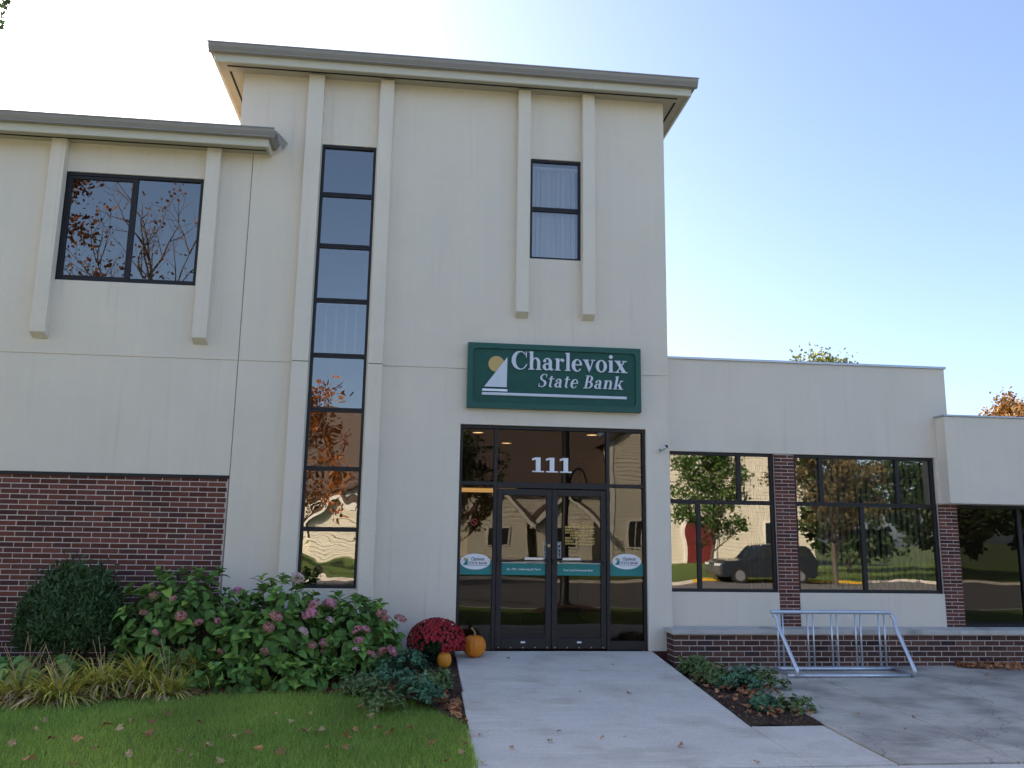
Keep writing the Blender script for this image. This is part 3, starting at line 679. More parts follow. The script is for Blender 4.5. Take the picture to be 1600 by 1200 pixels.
# ------------------------------------------------------------------ serif lettering built from strokes
def rect(a, b, c, d): return [(a, b), (c, b), (c, d), (a, d)]
def ring(ox, oy, orx, ory, ix, iy, irx, iry, a0, a1, n=18):
    """list of quads between an outer and an inner ellipse"""
    out = []
    for i in range(n):
        t0, t1 = R(a0 + (a1 - a0) * i / n), R(a0 + (a1 - a0) * (i + 1) / n)
        q = [(ox + orx * math.cos(t0), oy + ory * math.sin(t0)), (ox + orx * math.cos(t1), oy + ory * math.sin(t1)), (ix + irx * math.cos(t1), iy + iry * math.sin(t1)), (ix + irx * math.cos(t0), iy + iry * math.sin(t0))]
        out.append(q)
    return out
def disc(x, y, r, n=14): return [(x + r * math.cos(2 * math.pi * i / n), y + r * math.sin(2 * math.pi * i / n)) for i in range(n)]
def stem(x, h, flag=True, w=0.17):
    g = [[rect(x, 0, x + w, h)], [rect(x - 0.07, 0, x + w + 0.07, 0.05)]]
    if flag: g.append([[(x - 0.07, h - 0.06), (x, h - 0.06), (x + w - .02, h), (x - 0.07, h - 0.02)]])
    return g
ARCH = lambda: [ring(0.40, 0.40, 0.23, 0.29, 0.36, 0.38, 0.11, 0.24, 0, 165), [rect(0.47, 0, 0.63, 0.41)], [rect(0.40, 0, 0.70, 0.05)]]
GL = {
 'l': (0.33, stem(0.08, 1.02)), 'i': (0.33, stem(0.08, 0.68) + [[disc(0.165, 0.88, 0.105)]]),
 'h': (0.72, stem(0.08, 1.02) + ARCH()), 'n': (0.72, stem(0.08, 0.68) + ARCH()),
 'r': (0.52, stem(0.08, 0.68) + [ring(0.40, 0.46, 0.17, 0.22, 0.38, 0.42, 0.14, 0.17, 60, 165, 8), [disc(0.43, 0.58, 0.085)]]),
 'C': (0.86, [ring(0.44, 0.50, 0.44, 0.52, 0.50, 0.50, 0.28, 0.465, 42, 322, 30), [rect(0.755, 0.68, 0.80, 1.0)], [[(0.77, 0.30), (0.84, 0.30), (0.78, 0.17), (0.70, 0.13)]]]),
 'a': (0.62, [ring(0.22, 0.19, 0.21, 0.20, 0.255, 0.20, 0.085, 0.135, 0, 360), [rect(0.34, 0.06, 0.50, 0.48)], ring(0.27, 0.46, 0.23, 0.23, 0.22, 0.45, 0.12, 0.18, 0, 150, 12), [disc(0.12, 0.52, 0.085)], [[(0.34, 0.06), (0.42, 0.0), (0.52, -0.01), (0.60, 0.06), (0.50, 0.10)]], [rect(0.22, 0.335, 0.36, 0.40)]]),
 'e': (0.58, [ring(0.285, 0.335, 0.28, 0.355, 0.325, 0.335, 0.135, 0.30, 0, 325, 26), [rect(0.16, 0.335, 0.55, 0.395)]]),
 'o': (0.63, [ring(0.305, 0.335, 0.30, 0.355, 0.305, 0.335, 0.135, 0.305, 0, 360, 28)]),
 'v': (0.66, [[[(0.05, 0.66), (0.25, 0.66), (0.41, 0.18), (0.33, -0.02)]], [[(0.33, -0.02), (0.42, 0.14), (0.58, 0.66), (0.51, 0.66)]], [rect(0.0, 0.63, 0.32, 0.68)], [rect(0.43, 0.63, 0.66, 0.68)]]),
 'x': (0.70, [[[(0.05, 0.66), (0.26, 0.66), (0.63, 0.02), (0.42, 0.02)]], [[(0.51, 0.66), (0.59, 0.66), (0.16, 0.02), (0.08, 0.02)]], [rect(0.0, 0.63, 0.33, 0.68)], [rect(0.42, 0.63, 0.67, 0.68)], [rect(0.0, 0, 0.26, 0.05)], [rect(0.35, 0, 0.70, 0.05)]]),
 'S': (0.62, [ring(0.29, 0.745, 0.26, 0.265, 0.32, 0.765, 0.145, 0.20, 40, 262, 18), ring(0.28, 0.265, 0.30, 0.275, 0.25, 0.245, 0.17, 0.20, -140, 84, 18), [[(0.10, 0.60), (0.24, 0.52), (0.40, 0.44), (0.50, 0.40), (0.44, 0.50), (0.30, 0.56)]], [rect(0.47, 0.74, 0.515, 1.0)], [rect(0.03, 0.0, 0.075, 0.27)]]),
 't': (0.44, [[rect(0.12, 0.10, 0.26, 0.86)], [rect(0.0, 0.62, 0.42, 0.68)], ring(0.26, 0.14, 0.14, 0.15, 0.29, 0.15, 0.055, 0.10, 180, 320, 8)]),
 'B': (0.72, [[rect(0.09, 0, 0.25, 1.0)], ring(0.30, 0.745, 0.30, 0.255, 0.30, 0.745, 0.14, 0.205, -90, 90, 14), ring(0.32, 0.27, 0.35, 0.27, 0.32, 0.265, 0.18, 0.215, -90, 90, 14), [rect(0.0, 0.95, 0.32, 1.0)], [rect(0.20, 0.485, 0.34, 0.54)], [rect(0.0, 0, 0.34, 0.05)]]),
 'k': (0.74, stem(0.08, 1.02) + [[[(0.24, 0.25), (0.32, 0.25), (0.60, 0.66), (0.51, 0.66)]], [[(0.30, 0.36), (0.42, 0.48), (0.70, 0.02), (0.50, 0.02)]], [rect(0.42, 0.63, 0.68, 0.68)], [rect(0.42, 0, 0.75, 0.05)]]),
 '1': (0.74, [[rect(0.24, 0, 0.50, 1.0)], [rect(0.04, 0, 0.70, 0.085)], [[(0.03, 0.78), (0.24, 0.86), (0.24, 1.0), (0.03, 0.92)]]]),
 ' ': (0.32, [])}
def serif_text(body, parent, material, x0, x1, z0, cap, yf, depth, slant=0.0, gap=0.045, tilt=0.0):
    """every letter its own raised mesh"""
    wtot = sum(GL[c][0] for c in body) + gap * (len(body) - 1)
    sx = (x1 - x0) / wtot; x = 0
    for c in body:
        w, parts = GL[c]
        if parts:
            mb = MB()
            for j, polys in enumerate(parts):
                for q in polys:
                    P = [(x0 + (x + p[0]) * sx + slant * p[1] * cap, z0 + p[1] * cap + tilt * (x + p[0]) * sx) for p in q]
                    ar = sum(P[i][0] * P[(i + 1) % len(P)][1] - P[(i + 1) % len(P)][0] * P[i][1] for i in range(len(P)))
                    if ar < 0: P = P[::-1]
                    mb.prism(P, yf - depth - 0.0004 * j, yf)
            mb.build('letter', material, parent)
        x += w + gap

# ------------------------------------------------------------------ bank sign
sg = thing('bank_sign', 'green carved sign board with sailboat emblem above the entrance', 'sign', (1.89, 0, 3.2), world=True)
def sgb(mb, name, material, par=None):
    return mb.build(name, material, sg)
SX0, SX1, SZ0, SZ1 = 0.664, 3.122, 3.217, 4.133
board = sgb(MB().box(SX0 + .01, SX1 - .01, -0.07, -0.002, SZ0 + .01, SZ1 - .01), 'board', 'sign_green')
fr = MB(); n = 8
def rrect(x0, x1, z0, z1, r, n=6):
    P = []
    for (cx, cz, a) in ((x1 - r, z0 + r, -90), (x1 - r, z1 - r, 0), (x0 + r, z1 - r, 90), (x0 + r, z0 + r, 180)):
        P += [(cx + r * math.cos(R(a + 90 * i / n)), cz + r * math.sin(R(a + 90 * i / n))) for i in range(n + 1)]
    return P
inner = rrect(SX0 + 0.075, SX1 - 0.075, SZ0 + 0.075, SZ1 - 0.075, 0.06)
outer = rrect(SX0, SX1, SZ0, SZ1, 0.004)
k = len(inner)
vs = [(p[0], -0.095, p[1]) for p in outer] + [(p[0], -0.095, p[1]) for p in inner] + [(p[0], -0.004, p[1]) for p in outer] + [(p[0], -0.069, p[1]) for p in inner]
fs = []
for i in range(k):
    j = (i + 1) % k
    fs += [(i, j, k + j, k + i), (j, i, 2 * k + i, 2 * k + j), (k + i, k + j, 3 * k + j, 3 * k + i)]
fr.add(vs, fs); sgb(fr, 'border', 'sign_frame')
SC = lambda zx, zy: atY(690 + zx / 4.2865, 510 + zy / 4.2865, -0.09)
a, b = SC(468, 312), SC(1245, 340)
serif_text('Charlevoix', sg, 'sign_white', a.x, b.x, 3.775, 0.255, -0.068, 0.025, gap=0.03)
a, b = SC(645, 420), SC(1222, 445)
serif_text('State Bank', sg, 'sign_white', a.x, b.x - 0.02, 3.535, 0.185, -0.068, 0.022, slant=0.2, gap=0.07)
p0, p1, p2 = SC(285, 402), SC(436, 402), SC(440, 205)
sgb(MB().prism([(p0.x, p0.z), (p1.x, p0.z), (p1.x + 0.004, p2.z)], -0.092, -0.068), 'sail', 'sign_white')
h0, h1 = SC(270, 410), SC(441, 412)
sgb(MB().prism([(h0.x, h0.z - 0.008), (h1.x, h0.z - 0.008), (h1.x, h0.z + 0.004), (h0.x, h0.z + 0.004)], -0.088, -0.068), 'hull_line', 'navy')
sgb(MB().prism([(h0.x, h0.z - 0.042), (h1.x, h0.z - 0.042), (h1.x, h0.z - 0.010), (h0.x + 0.01, h0.z - 0.010)], -0.09, -0.068), 'hull', 'steel')
l1 = SC(1242, 480)
bevel(sgb(MB().box(h0.x, l1.x, -0.09, -0.068, h0.z - 0.098, h0.z - 0.058), 'underline', 'sign_white'), 0.008)
sc = SC(368, 250)
cut = [(sc.x + 0.112 * math.cos(2 * math.pi * i / 40), sc.z + 0.112 * math.sin(2 * math.pi * i / 40)) for i in range(40)]
sgb(MB().prism(cut, -0.082, -0.068), 'sun_disc', 'gold')
# house number on the transom glass
hn = thing('house_number', 'white serif number 111 on the glass above the doors', 'number', (1.87, EY + 0.04, 2.36), world=True)
a, b = atY(830.5, 738, EY + 0.04), atY(894.5, 738, EY + 0.04)
serif_text('111', hn, 'white', a.x, b.x, 2.362, 0.205, EY + 0.048, 0.004, gap=0.03)

# ------------------------------------------------------------------ bricks
random.seed(3)
def brick_variants(L, H, D, nvar, material):
    out = []
    for i in range(nvar):
        mb = MB(); j = lambda s: random.uniform(-s, s)
        x0, x1, z0, z1 = 0 + j(.0015), L + j(.0015), 0 + j(.001), H + j(.001)
        e = 0.0035
        vs = [(x0, D, z0), (x1, D, z0), (x1, D, z1), (x0, D, z1), (x0, e, z0), (x1, e, z0), (x1, e, z1), (x0, e, z1),
              (x0 + e, 0 + j(.0006), z0 + e), (x1 - e, 0 + j(.0006), z0 + e), (x1 - e, j(.0006), z1 - e), (x0 + e, j(.0006), z1 - e)]
        fs = [(8, 9, 10, 11), (4, 5, 9, 8), (5, 6, 10, 9), (6, 7, 11, 10), (7, 4, 8, 11), (0, 1, 5, 4), (1, 2, 6, 5), (2, 3, 7, 6), (3, 0, 4, 7)]
        mb.add(vs, fs); out.append(mb.mesh('brick', material))
    return out
def lay_bricks(parent, x0, x1, zt, zb, yf, cl, ch, single, stuff_parent, material, D=0.03, joint=0.0115):
    """running bond; single(xc, zc) says which bricks are objects of their own, the rest are joined"""
    full = brick_variants(cl - joint, ch - joint, D, 6, material); cache = {}
    rest = MB(); r = 0; z = zt
    while z > zb:
        zz = z - ch
        x = x0 - (cl / 2 if r % 2 else 0)
        while x < x1 - 0.01:
            a, b = max(x, x0), min(x + cl, x1)
            if b - a > 0.03:
                w = b - a - joint; yj = random.uniform(-0.002, 0.002)
                if single((a + b) / 2, zz + ch / 2):
                    if abs(w - (cl - joint)) < 1e-4: me = random.choice(full)
                    else:
                        key = round(w, 4)
                        if key not in cache: cache[key] = brick_variants(w, ch - joint, D, 1, material)[0]
                        me = cache[key]
                    link('brick', me, parent, (a, yf + yj, zz))
                else: rest.box(a, a + w, yf + yj, yf + D, zz, zz + ch - joint)
            x += cl
        z -= ch; r += 1
    if rest.v: tag(rest.build('brickwork', material, stuff_parent), kind='stuff')
M['brick_stuff'] = mat('maroon_brick_joined', (0.090, 0.042, 0.040), rough=0.85, var=0.12, vscale=14, bump=0.4, bscale=140, island=0.34, spec=0.2)
bp = MB().box(-12.88, -2.462, 0.028, 0.049, -0.5, 2.17).build('brick_panel', 'mortar', bank)
lay_bricks(bp, -12.87, -2.466, 2.20, -0.42, 0.022, 0.2335, 0.0677, lambda x, z: (x > -5.7 and z > 0.95) or (x > -5.7 and x < -4.75 and z > 0.3), bp, 'brick')
bx('flashing', 'black', bank, -12.9, -2.457, 0.0, 0.05, 2.17, 2.213)
for (a, b, zt) in ((5.130, 5.420, 2.70), (7.605, 7.885, 2.033)):
    pr = MB().box(a + .003, b - .003, WY - 0.002, WY + 0.2, 0.20, zt).build('brick_pier', 'mortar', bank)
    ch = 0.0512; z = zt; r = 0
    v1 = brick_variants(b - a, ch - 0.009, 0.03, 1, 'brick'); cc = {}
    while z - ch > 0.22:
        sp = a + (b - a) * (0.35 if r % 2 else 0.68)
        for (p, q) in ((a, sp - 0.009), (sp, b)):
            key = round(q - p, 4)
            if key not in cc: cc[key] = brick_variants(q - p, ch - 0.009, 0.03, 3, 'brick')
            link('brick', random.choice(cc[key]), pr, (p, WY - 0.008 + random.uniform(-.0015, .0015), z - ch))
        z -= ch; r += 1
lwall = thing('low_wall', 'low brown brick wall with limestone cap in front of the wing windows', 'wall', (3.45, -0.35, -0.2))
lb = MB().box(0.006, 12.5, 0.006, 0.32, -0.2, 0.44).build('mortar_core', 'mortar', lwall)
M['brick_low_stuff'] = mat('brown_brick_joined', (0.082, 0.046, 0.040), rough=0.88, var=0.14, vscale=12, bump=0.4, bscale=130, island=0.32, spec=0.2)
lay_bricks(lwall, 0.0, 12.5, 0.438, -0.1, 0.0, 0.2145, 0.0697, lambda x, z: x < 5.9, lwall, 'brick_wall_low')
for o in lwall.children:
    if o.name.startswith('brickwork'): o.data.materials[0] = M['brick_low_stuff']
for o in bp.children:
    if o.name.startswith('brickwork'): o.data.materials[0] = M['brick_stuff']
# end face of the low wall: header bricks
z = 0.438; r = 0
hv = brick_variants(0.10, 0.0592, 0.03, 3, 'brick_wall_low')
while z > -0.05:
    for (ya, yb) in (((0.032, 0.13), (0.142, 0.24), (0.25, 0.32)) if r % 2 else ((0.032, 0.09), (0.10, 0.20), (0.21, 0.32))):
        o = MB().box(0.0, 0.03, ya, yb, z - 0.0697, z - 0.0105).build('brick', 'brick_wall_low', lwall)
    z -= 0.0697; r += 1
for i, (a, b) in enumerate(((-0.03, 1.82), (1.823, 4.0), (4.003, 6.2), (6.203, 8.4), (8.403, 12.5))):
    a2 = max(a, 0.10)
    mb = MB(); y1 = 0.448
    if i == 0: mb.add([(a, -0.04, 0.4405), (b, -0.04, 0.4405), (b, y1, 0.4405), (0.102, y1, 0.4405), (0.102, 0.345, 0.4405), (a, 0.345, 0.4405), (a, -0.04, 0.5), (b, -0.04, 0.5), (b, y1, 0.5), (0.102, y1, 0.5), (0.102, 0.345, 0.5), (a, 0.345, 0.5)],
                      [(0, 5, 4, 3, 2, 1), (6, 7, 8, 9, 10, 11)] + [(k, (k + 1) % 6, 6 + (k + 1) % 6, 6 + k) for k in range(6)])
    else: mb.box(a, b, -0.04, y1, 0.4405, 0.5)
    bevel(mb.build('cap_stone', 'limestone', lwall), 0.007)

# ------------------------------------------------------------------ things inside, seen through the glass
def blinds(label, material, x0, x1, z0, z1, y, pitch=0.085, ang=35):
    b = thing('vertical_blind', label, 'blinds', ((x0 + x1) / 2, y, z1), world=True)
    MB().box(x0, x1, y - 0.03, y + 0.03, z1, z1 + 0.05).build('head_rail', material, b)
    x = x0 + pitch / 2; me = None
    while x < x1:
        if me is None:
            mb = MB(); h = z1 - z0; ws = 0.045
            mb.add([(-ws, 0, -h), (-ws * .35, .008, -h), (ws * .35, .008, -h), (ws, 0, -h), (-ws, 0, 0), (-ws * .35, .008, 0), (ws * .35, .008, 0), (ws, 0, 0)], [(0, 1, 5, 4), (1, 2, 6, 5), (2, 3, 7, 6)])
            me = mb.mesh('slat', material)
        link('slat', me, b, (x, y, z1), (0, 0, R(ang + random.uniform(-6, 6))))
        x += pitch
    return b
blinds('white vertical blinds behind the small upper tower window', 'blind_w', 1.55, 2.25, 5.45, 6.86, 0.16, 0.075, 28)
blinds('blue grey vertical blinds drawn behind the five pane wing window', 'blind', 5.85, 7.58, 0.80, 2.66, WY + 0.26, 0.088, 32)
blinds('narrow stack of vertical blinds beside the brick pier in the four pane window', 'blind', 4.80, 5.10, 0.80, 2.66, WY + 0.26, 0.06, 60)
rl = thing('stair_railing', 'white stair railing behind the tall narrow window', 'railing', (-1.1, 0.45, 3.9), world=True)
MB().box(-2.4, 0.2, 0.43, 0.49, 4.72, 4.77).build('hand_rail', 'rail', rl)
MB().box(-2.4, 0.2, 0.44, 0.48, 3.98, 4.02).build('bottom_rail', 'rail', rl)
for i in range(18): MB().box(-2.35 + i * 0.14, -2.32 + i * 0.14, 0.445, 0.475, 4.02, 4.72).build('baluster', 'rail', rl)
MB().box(-2.55, 0.33, 0.4, 2.55, 3.70, 3.88).build('landing', 'room_floor', bank)
for (x, y) in ((0.95, 1.6), (2.75, 1.5), (1.55, 3.0)):
    l = thing('ceiling_lamp', 'small lit round lamp in the lobby ceiling', 'lamp', (x, y, 3.1), 'lobby ceiling lamps')
    MB().lathe([(0.0, -0.02), (0.09, -0.02), (0.10, -0.03), (0.10, 0.0)], 0, 0, 16).build('trim_ring', 'alum', l)
    MB().lathe([(0.0, -0.022), (0.085, -0.022), (0.085, -0.0225)], 0, 0, 16).build('lens', 'lamp', l)
cv = thing('lobby_counter', 'lit wooden teller counter at the back of the lobby', 'counter', (1.2, 4.4, 0), world=True)
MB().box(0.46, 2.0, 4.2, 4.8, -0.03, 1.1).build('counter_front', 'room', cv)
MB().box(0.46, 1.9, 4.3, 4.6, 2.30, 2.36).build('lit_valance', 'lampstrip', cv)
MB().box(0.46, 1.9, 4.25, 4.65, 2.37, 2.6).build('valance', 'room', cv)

# ------------------------------------------------------------------ security camera on the tower corner
p = atY(1033, 703, 0.0)
sc_ = thing('security_camera', 'small grey bullet camera on the tower corner beside the entrance', 'camera', (p.x, 0, p.z), world=True)
MB().lathe([(0.0, 0.0), (0.035, 0.0), (0.035, 0.015), (0.02, 0.025), (0.0, 0.025)], 0, 0, 16).build('mount', 'white', sc_, loc=(p.x - 0.02, -0.001, p.z - 0.03)).rotation_euler = (R(90), 0, 0)
MB().tube([(p.x - 0.02, -0.02, p.z - 0.03), (p.x - 0.015, -0.06, p.z - 0.02), (p.x - 0.005, -0.08, p.z + 0.0)], 0.009, 8).build('arm', 'alum', sc_, smooth=True)
MB().tube([(p.x - 0.035, -0.05, p.z - 0.02), (p.x + 0.035, -0.14, p.z + 0.035)], 0.027, 14).build('housing', 'alum', sc_, smooth=True)
MB().tube([(p.x + 0.035, -0.14, p.z + 0.035), (p.x + 0.043, -0.150, p.z + 0.041)], 0.022, 14).build('lens', 'black', sc_)

# ------------------------------------------------------------------ bike rack
def patio_hit(px, py):
    z = -0.19
    for _ in range(8):
        q = atZ(px, py, z); z = patio_z(q.y)
    return q
rk = thing('bike_rack', 'galvanised steel bike rack with upright bars on the patio', 'bike rack', (5.4, -0.8, patio_z(-0.8)), world=True)
YR = -0.68
zr = patio_z(YR) + 0.024
ftl = patio_hit(1243, 1060); YF = ftl.y
tl, tr_ = atY(1205, 956, YR), atY(1390, 957, YR)
zt = (tl.z + tr_.z) / 2
xl, xr = tl.x, tr_.x
rt = 0.025
bevel(MB().tube([(xl - 0.01, YR, zt), (xr + 0.02, YR, zt)], rt, 14).build('top_rail', 'steel', rk, smooth=False), 0)
xl2, xr2 = atY(1212, 1044, YR).x, atY(1396, 1044, YR).x
MB().tube([(xl2, YR, zr), (xr2, YR, zr)], rt * .9, 14).build('base_rail', 'steel', rk, smooth=True)
fl_, fr_ = atY(1233, 1052, YF).x, atY(1424, 1052, YF).x
zf = patio_z(YF) + 0.024
MB().tube([(fl_, YF + 0.04, zf), (fr_, YF + 0.04, zf)], rt * .9, 14).build('base_rail', 'steel', rk, smooth=True)
for (xt, xf, xb) in ((xl + 0.02, atY(1246, 1050, YF).x, xl2 - 0.01), (xr, atY(1429, 1050, YF).x, xr2 + 0.02)):
    A = Vector((xt, YR - 0.01, zt - 0.035)); F = Vector((xf, YF - 0.02, zf + 0.05)); Bk = Vector((xb, YR + 0.03, zr + 0.0))
    pts = [A]
    c1 = A + Vector((0.05, -0.03, -0.005))
    for t in (0.25, 0.5, 0.75, 1.0):
        q = A.lerp(c1, t); q2 = c1.lerp(A.lerp(F, 0.22), t); pts.append(q.lerp(q2, t))
    for t in (0.35, 0.5, 0.65, 0.8, 0.88): pts.append(A.lerp(F, t))
    cF = Vector((xf + 0.012, YF - 0.035, zf - 0.0))
    s0 = A.lerp(F, 0.90); s1 = F.lerp(Bk, 0.18); s1.z = zf + 0.002
    for t in (0.2, 0.4, 0.6, 0.8, 1.0):
        q = s0.lerp(cF, t); q2 = cF.lerp(s1, t); pts.append(q.lerp(q2, t))
    pts.append(Bk)
    MB().tube(pts, rt, 14).build('side_loop', 'steel', rk, smooth=True)
for zx in (197, 242, 463, 512, 675, 725, 888, 934, 1097, 1147):
    x = atY(1180 + zx / 5.714, 960, YR).x
    MB().tube([(x, YR, zt), (x, YR, zr)], 0.011, 10).build('bar', 'steel', rk, smooth=True)

# ------------------------------------------------------------------ pumpkins and mum
def pumpkin(label, x, y, z, rx, h, material, ribs, stem_h, lean, group=None):
    t = thing('pumpkin', label, 'pumpkin', (x, y, z))
    mb = MB(); nu, nv = 72, 22; vs = []
    for j in range(nv + 1):
        ph = math.pi * j / nv
        for i in range(nu):
            th = 2 * math.pi * i / nu
            rib = 1 - 0.055 * (abs(math.cos(th * ribs / 2)) ** 6) * math.sin(ph) ** 0.5
            sr = math.sin(ph) ** 0.72
            zz = h / 2 * (1 - math.cos(ph) * (1.0)) - 0.035 * h * math.exp(-((ph - math.pi) / 0.4) ** 2)
            vs.append((rx * sr * rib * math.cos(th), rx * sr * rib * math.sin(th), zz))
    fs = [(j * nu + i, j * nu + (i + 1) % nu, (j + 1) * nu + (i + 1) % nu, (j + 1) * nu + i) for j in range(nv) for i in range(nu)]
    mb.add(vs, fs); mb.build('body', material, t, smooth=True)
    sp = [(0, 0, h * 0.95), (0.004, 0, h + stem_h * 0.3), (lean * 0.4, 0, h + stem_h * 0.7), (lean, 0.0, h + stem_h)]
    MB().tube(sp, [0.024, 0.014, 0.011, 0.014], 7).build('stalk', 'stem', t, smooth=True)
    return t
wz = lambda Y: walk_z(Y)
p = atY(741, 1022, -0.36)
pumpkin('large round orange pumpkin on the walk beside the door', p.x, -0.36, wz(-0.36) + 0.001, 0.148, 0.272, 'pumpkin', 14, 0.085, -0.045)
sp_ = bed_hit(694, 1043)
pumpkin('small egg shaped orange pumpkin in front of the red mum', sp_.x, sp_.y, bed_z(sp_.x, sp_.y) - 0.01, 0.088, 0.20, 'pumpkin2', 12, 0.025, 0.004)
def scatter_mesh(n, fn, leaf):
    """n copies of a small leaf (verts, faces) placed by fn(i) -> 4x4 matrix"""
    V0 = np.array(leaf[0]); k = len(V0); Vs = np.empty((n * k, 3)); Fs = []
    for i in range(n):
        m_ = np.array(fn(i)); Vs[i * k:(i + 1) * k] = V0 @ m_[:3, :3].T + m_[:3, 3]
        Fs += [tuple(i * k + q for q in f) for f in leaf[1]]
    mb = MB(); mb.v = [tuple(v_) for v_ in Vs.tolist()]; mb.f = Fs; return mb
def frame(pos, normal, up, s=1.0, spin=0.0):
    """matrix: leaf +Y along up projected, +Z along normal"""
    nz = Vector(normal).normalized(); u = Vector(up) - nz * Vector(up).dot(nz)
    u = u.normalized() if u.length > 1e-5 else nz.orthogonal().normalized()
    u = Matrix.Rotation(spin, 3, nz) @ u
    xx = u.cross(nz)
    return Matrix(((xx.x * s, u.x * s, nz.x * s, pos[0]), (xx.y * s, u.y * s, nz.y * s, pos[1]), (xx.z * s, u.z * s, nz.z * s, pos[2]), (0, 0, 0, 1)))
def ovate(L=1.0, Wd=0.62, fold=0.12, droop=0.16, nseg=5, tip=1.0):
    vs, fs = [], []
    for i in range(nseg + 1):
        t = i / nseg
        w = Wd / 2 * (math.sin(math.pi * min(1, t ** 0.8 * 1.0)) ** 0.75) if 0 < t < 1 else 0.012
        zc = 0.10 * math.sin(math.pi * t * .8) - droop * t * t
        vs += [(-w, L * t, zc + fold * w * 1.6), (0, L * t, zc), (w, L * t, zc + fold * w * 1.6)]
    for i in range(nseg):
        a = i * 3; fs += [(a, a + 1, a + 4, a + 3), (a + 1, a + 2, a + 5, a + 4)]
    return vs, fs
OV = ovate(); DIA = ([(0, 0, 0), (0.28, 0.45, 0.04), (0, 1, 0), (-0.28, 0.45, 0.04)], [(0, 1, 2, 3)])
rv = lambda s=1.0: Vector((random.gauss(0, s), random.gauss(0, s), random.gauss(0, s)))
def sph(zmin=-1.0):
    while True:
        q = rv().normalized()
        if q.z > zmin: return q
random.seed(11)
mx_, my_ = 0.33, -0.50
mg = bed_z(mx_, my_) + 0.03
mu_ = thing('mum_plant', 'dome of dark red chrysanthemum flowers beside the large pumpkin', 'potted plant', (mx_, my_, mg), world=False)
MB().lathe([(0.0, 0.0), (0.13, 0.0), (0.16, 0.20), (0.165, 0.20), (0.165, 0.215), (0.14, 0.215), (0.0, 0.20)], 0, 0, 24).build('pot', 'pot', mu_)
def mumleaf(i):
    d = sph(-0.8); r = random.uniform(0.5, 0.95)
    return frame((d.x * 0.33 * r, d.y * 0.33 * r, 0.22 + d.z * 0.25 * r), d + rv(.5), (0, 0, 1), random.uniform(.04, .07), random.uniform(-1, 1))
tag(scatter_mesh(2300, mumleaf, DIA).build('foliage', 'mumleaf', mu_), kind='stuff')
ros = ([], [])
for ringi, (n_, r_, zc, tl_) in enumerate(((9, 1.0, 0.0, 0.45), (8, 0.72, 0.16, 0.7), (6, 0.42, 0.30, 1.0))):
    for q in range(n_):
        a = 2 * math.pi * (q + ringi * .5) / n_; o = len(ros[0]); c_, s_ = math.cos(a), math.sin(a)
        for (rr, ww, zz) in ((0.05, 0.05, zc - .1), (r_ * .62, 0.24, zc + .1 * tl_), (r_, 0.0, zc + 0.34 * tl_ * r_)):
            if ww: ros[0].extend([(c_ * rr - s_ * ww, s_ * rr + c_ * ww, zz), (c_ * rr + s_ * ww, s_ * rr - c_ * ww, zz)])
            else: ros[0].append((c_ * rr, s_ * rr, zz))
        ros[1].extend([(o, o + 1, o + 3, o + 2), (o + 2, o + 3, o + 4)])
fl_pts = []
def mumfl(i):
    for _ in range(60):
        d = sph(-0.25)
        if d.y > 0.1 and random.random() < .5: continue
        if d.z < 0.22 and abs(math.atan2(d.x, -d.y) + 0.35) < 0.45 and random.random() < 0.93: continue   # bare gap low on the front
        if all((d - e).length > 0.105 for e in fl_pts): break
    fl_pts.append(d)
    return frame((d.x * 0.36, d.y * 0.36, 0.21 + d.z * 0.285), d + rv(.12), (0, 0, 1), random.uniform(.026, .034), random.uniform(0, 6))
tag(scatter_mesh(330, mumfl, ros).build('blooms', 'mum', mu_), kind='stuff')

# ------------------------------------------------------------------ hydrangeas
random.seed(21)
HL = [ovate(1, .60 + .05 * i, .10 + .05 * i, .08 + .09 * i) for i in range(4)]
HME = []
for lf in HL:
    mb = MB(); mb.add(*lf); HME.append(mb.mesh('leaf', 'hyd', True))
FLO = ([], [])
for q in range(4):
    a = math.pi / 2 * q; c_, s_ = math.cos(a), math.sin(a); o = len(FLO[0])
    for (x_, y_, z_) in ((0.05, 0, 0), (0.55, 0.48, .12), (1.0, 0, .05), (0.55, -0.48, .12)): FLO[0].append((c_ * x_ - s_ * y_, s_ * x_ + c_ * y_, z_))
    FLO[1].append((o, o + 1, o + 2, o + 3))
def head_mesh(material, n=95, seed=1, flat=0.8):
    rs = random.getstate(); random.seed(seed)
    def fn(i):
        d = sph(-0.45); j = random.uniform(.88, 1.04)
        return frame((d.x * j, d.y * j, d.z * flat * j), d + rv(.16), (0, 0, 1), random.uniform(.19, .26), random.uniform(0, 6))
    me = scatter_mesh(n, fn, FLO).mesh('flower_head', material); random.setstate(rs); return me
HEADS = {k: head_mesh(k, seed=i + 2, flat=(.8, .85, .75, .7, .7, .8)[i]) for i, k in enumerate(('pink', 'bright_pink', 'pale', 'dusty', 'dried', 'lilac'))}
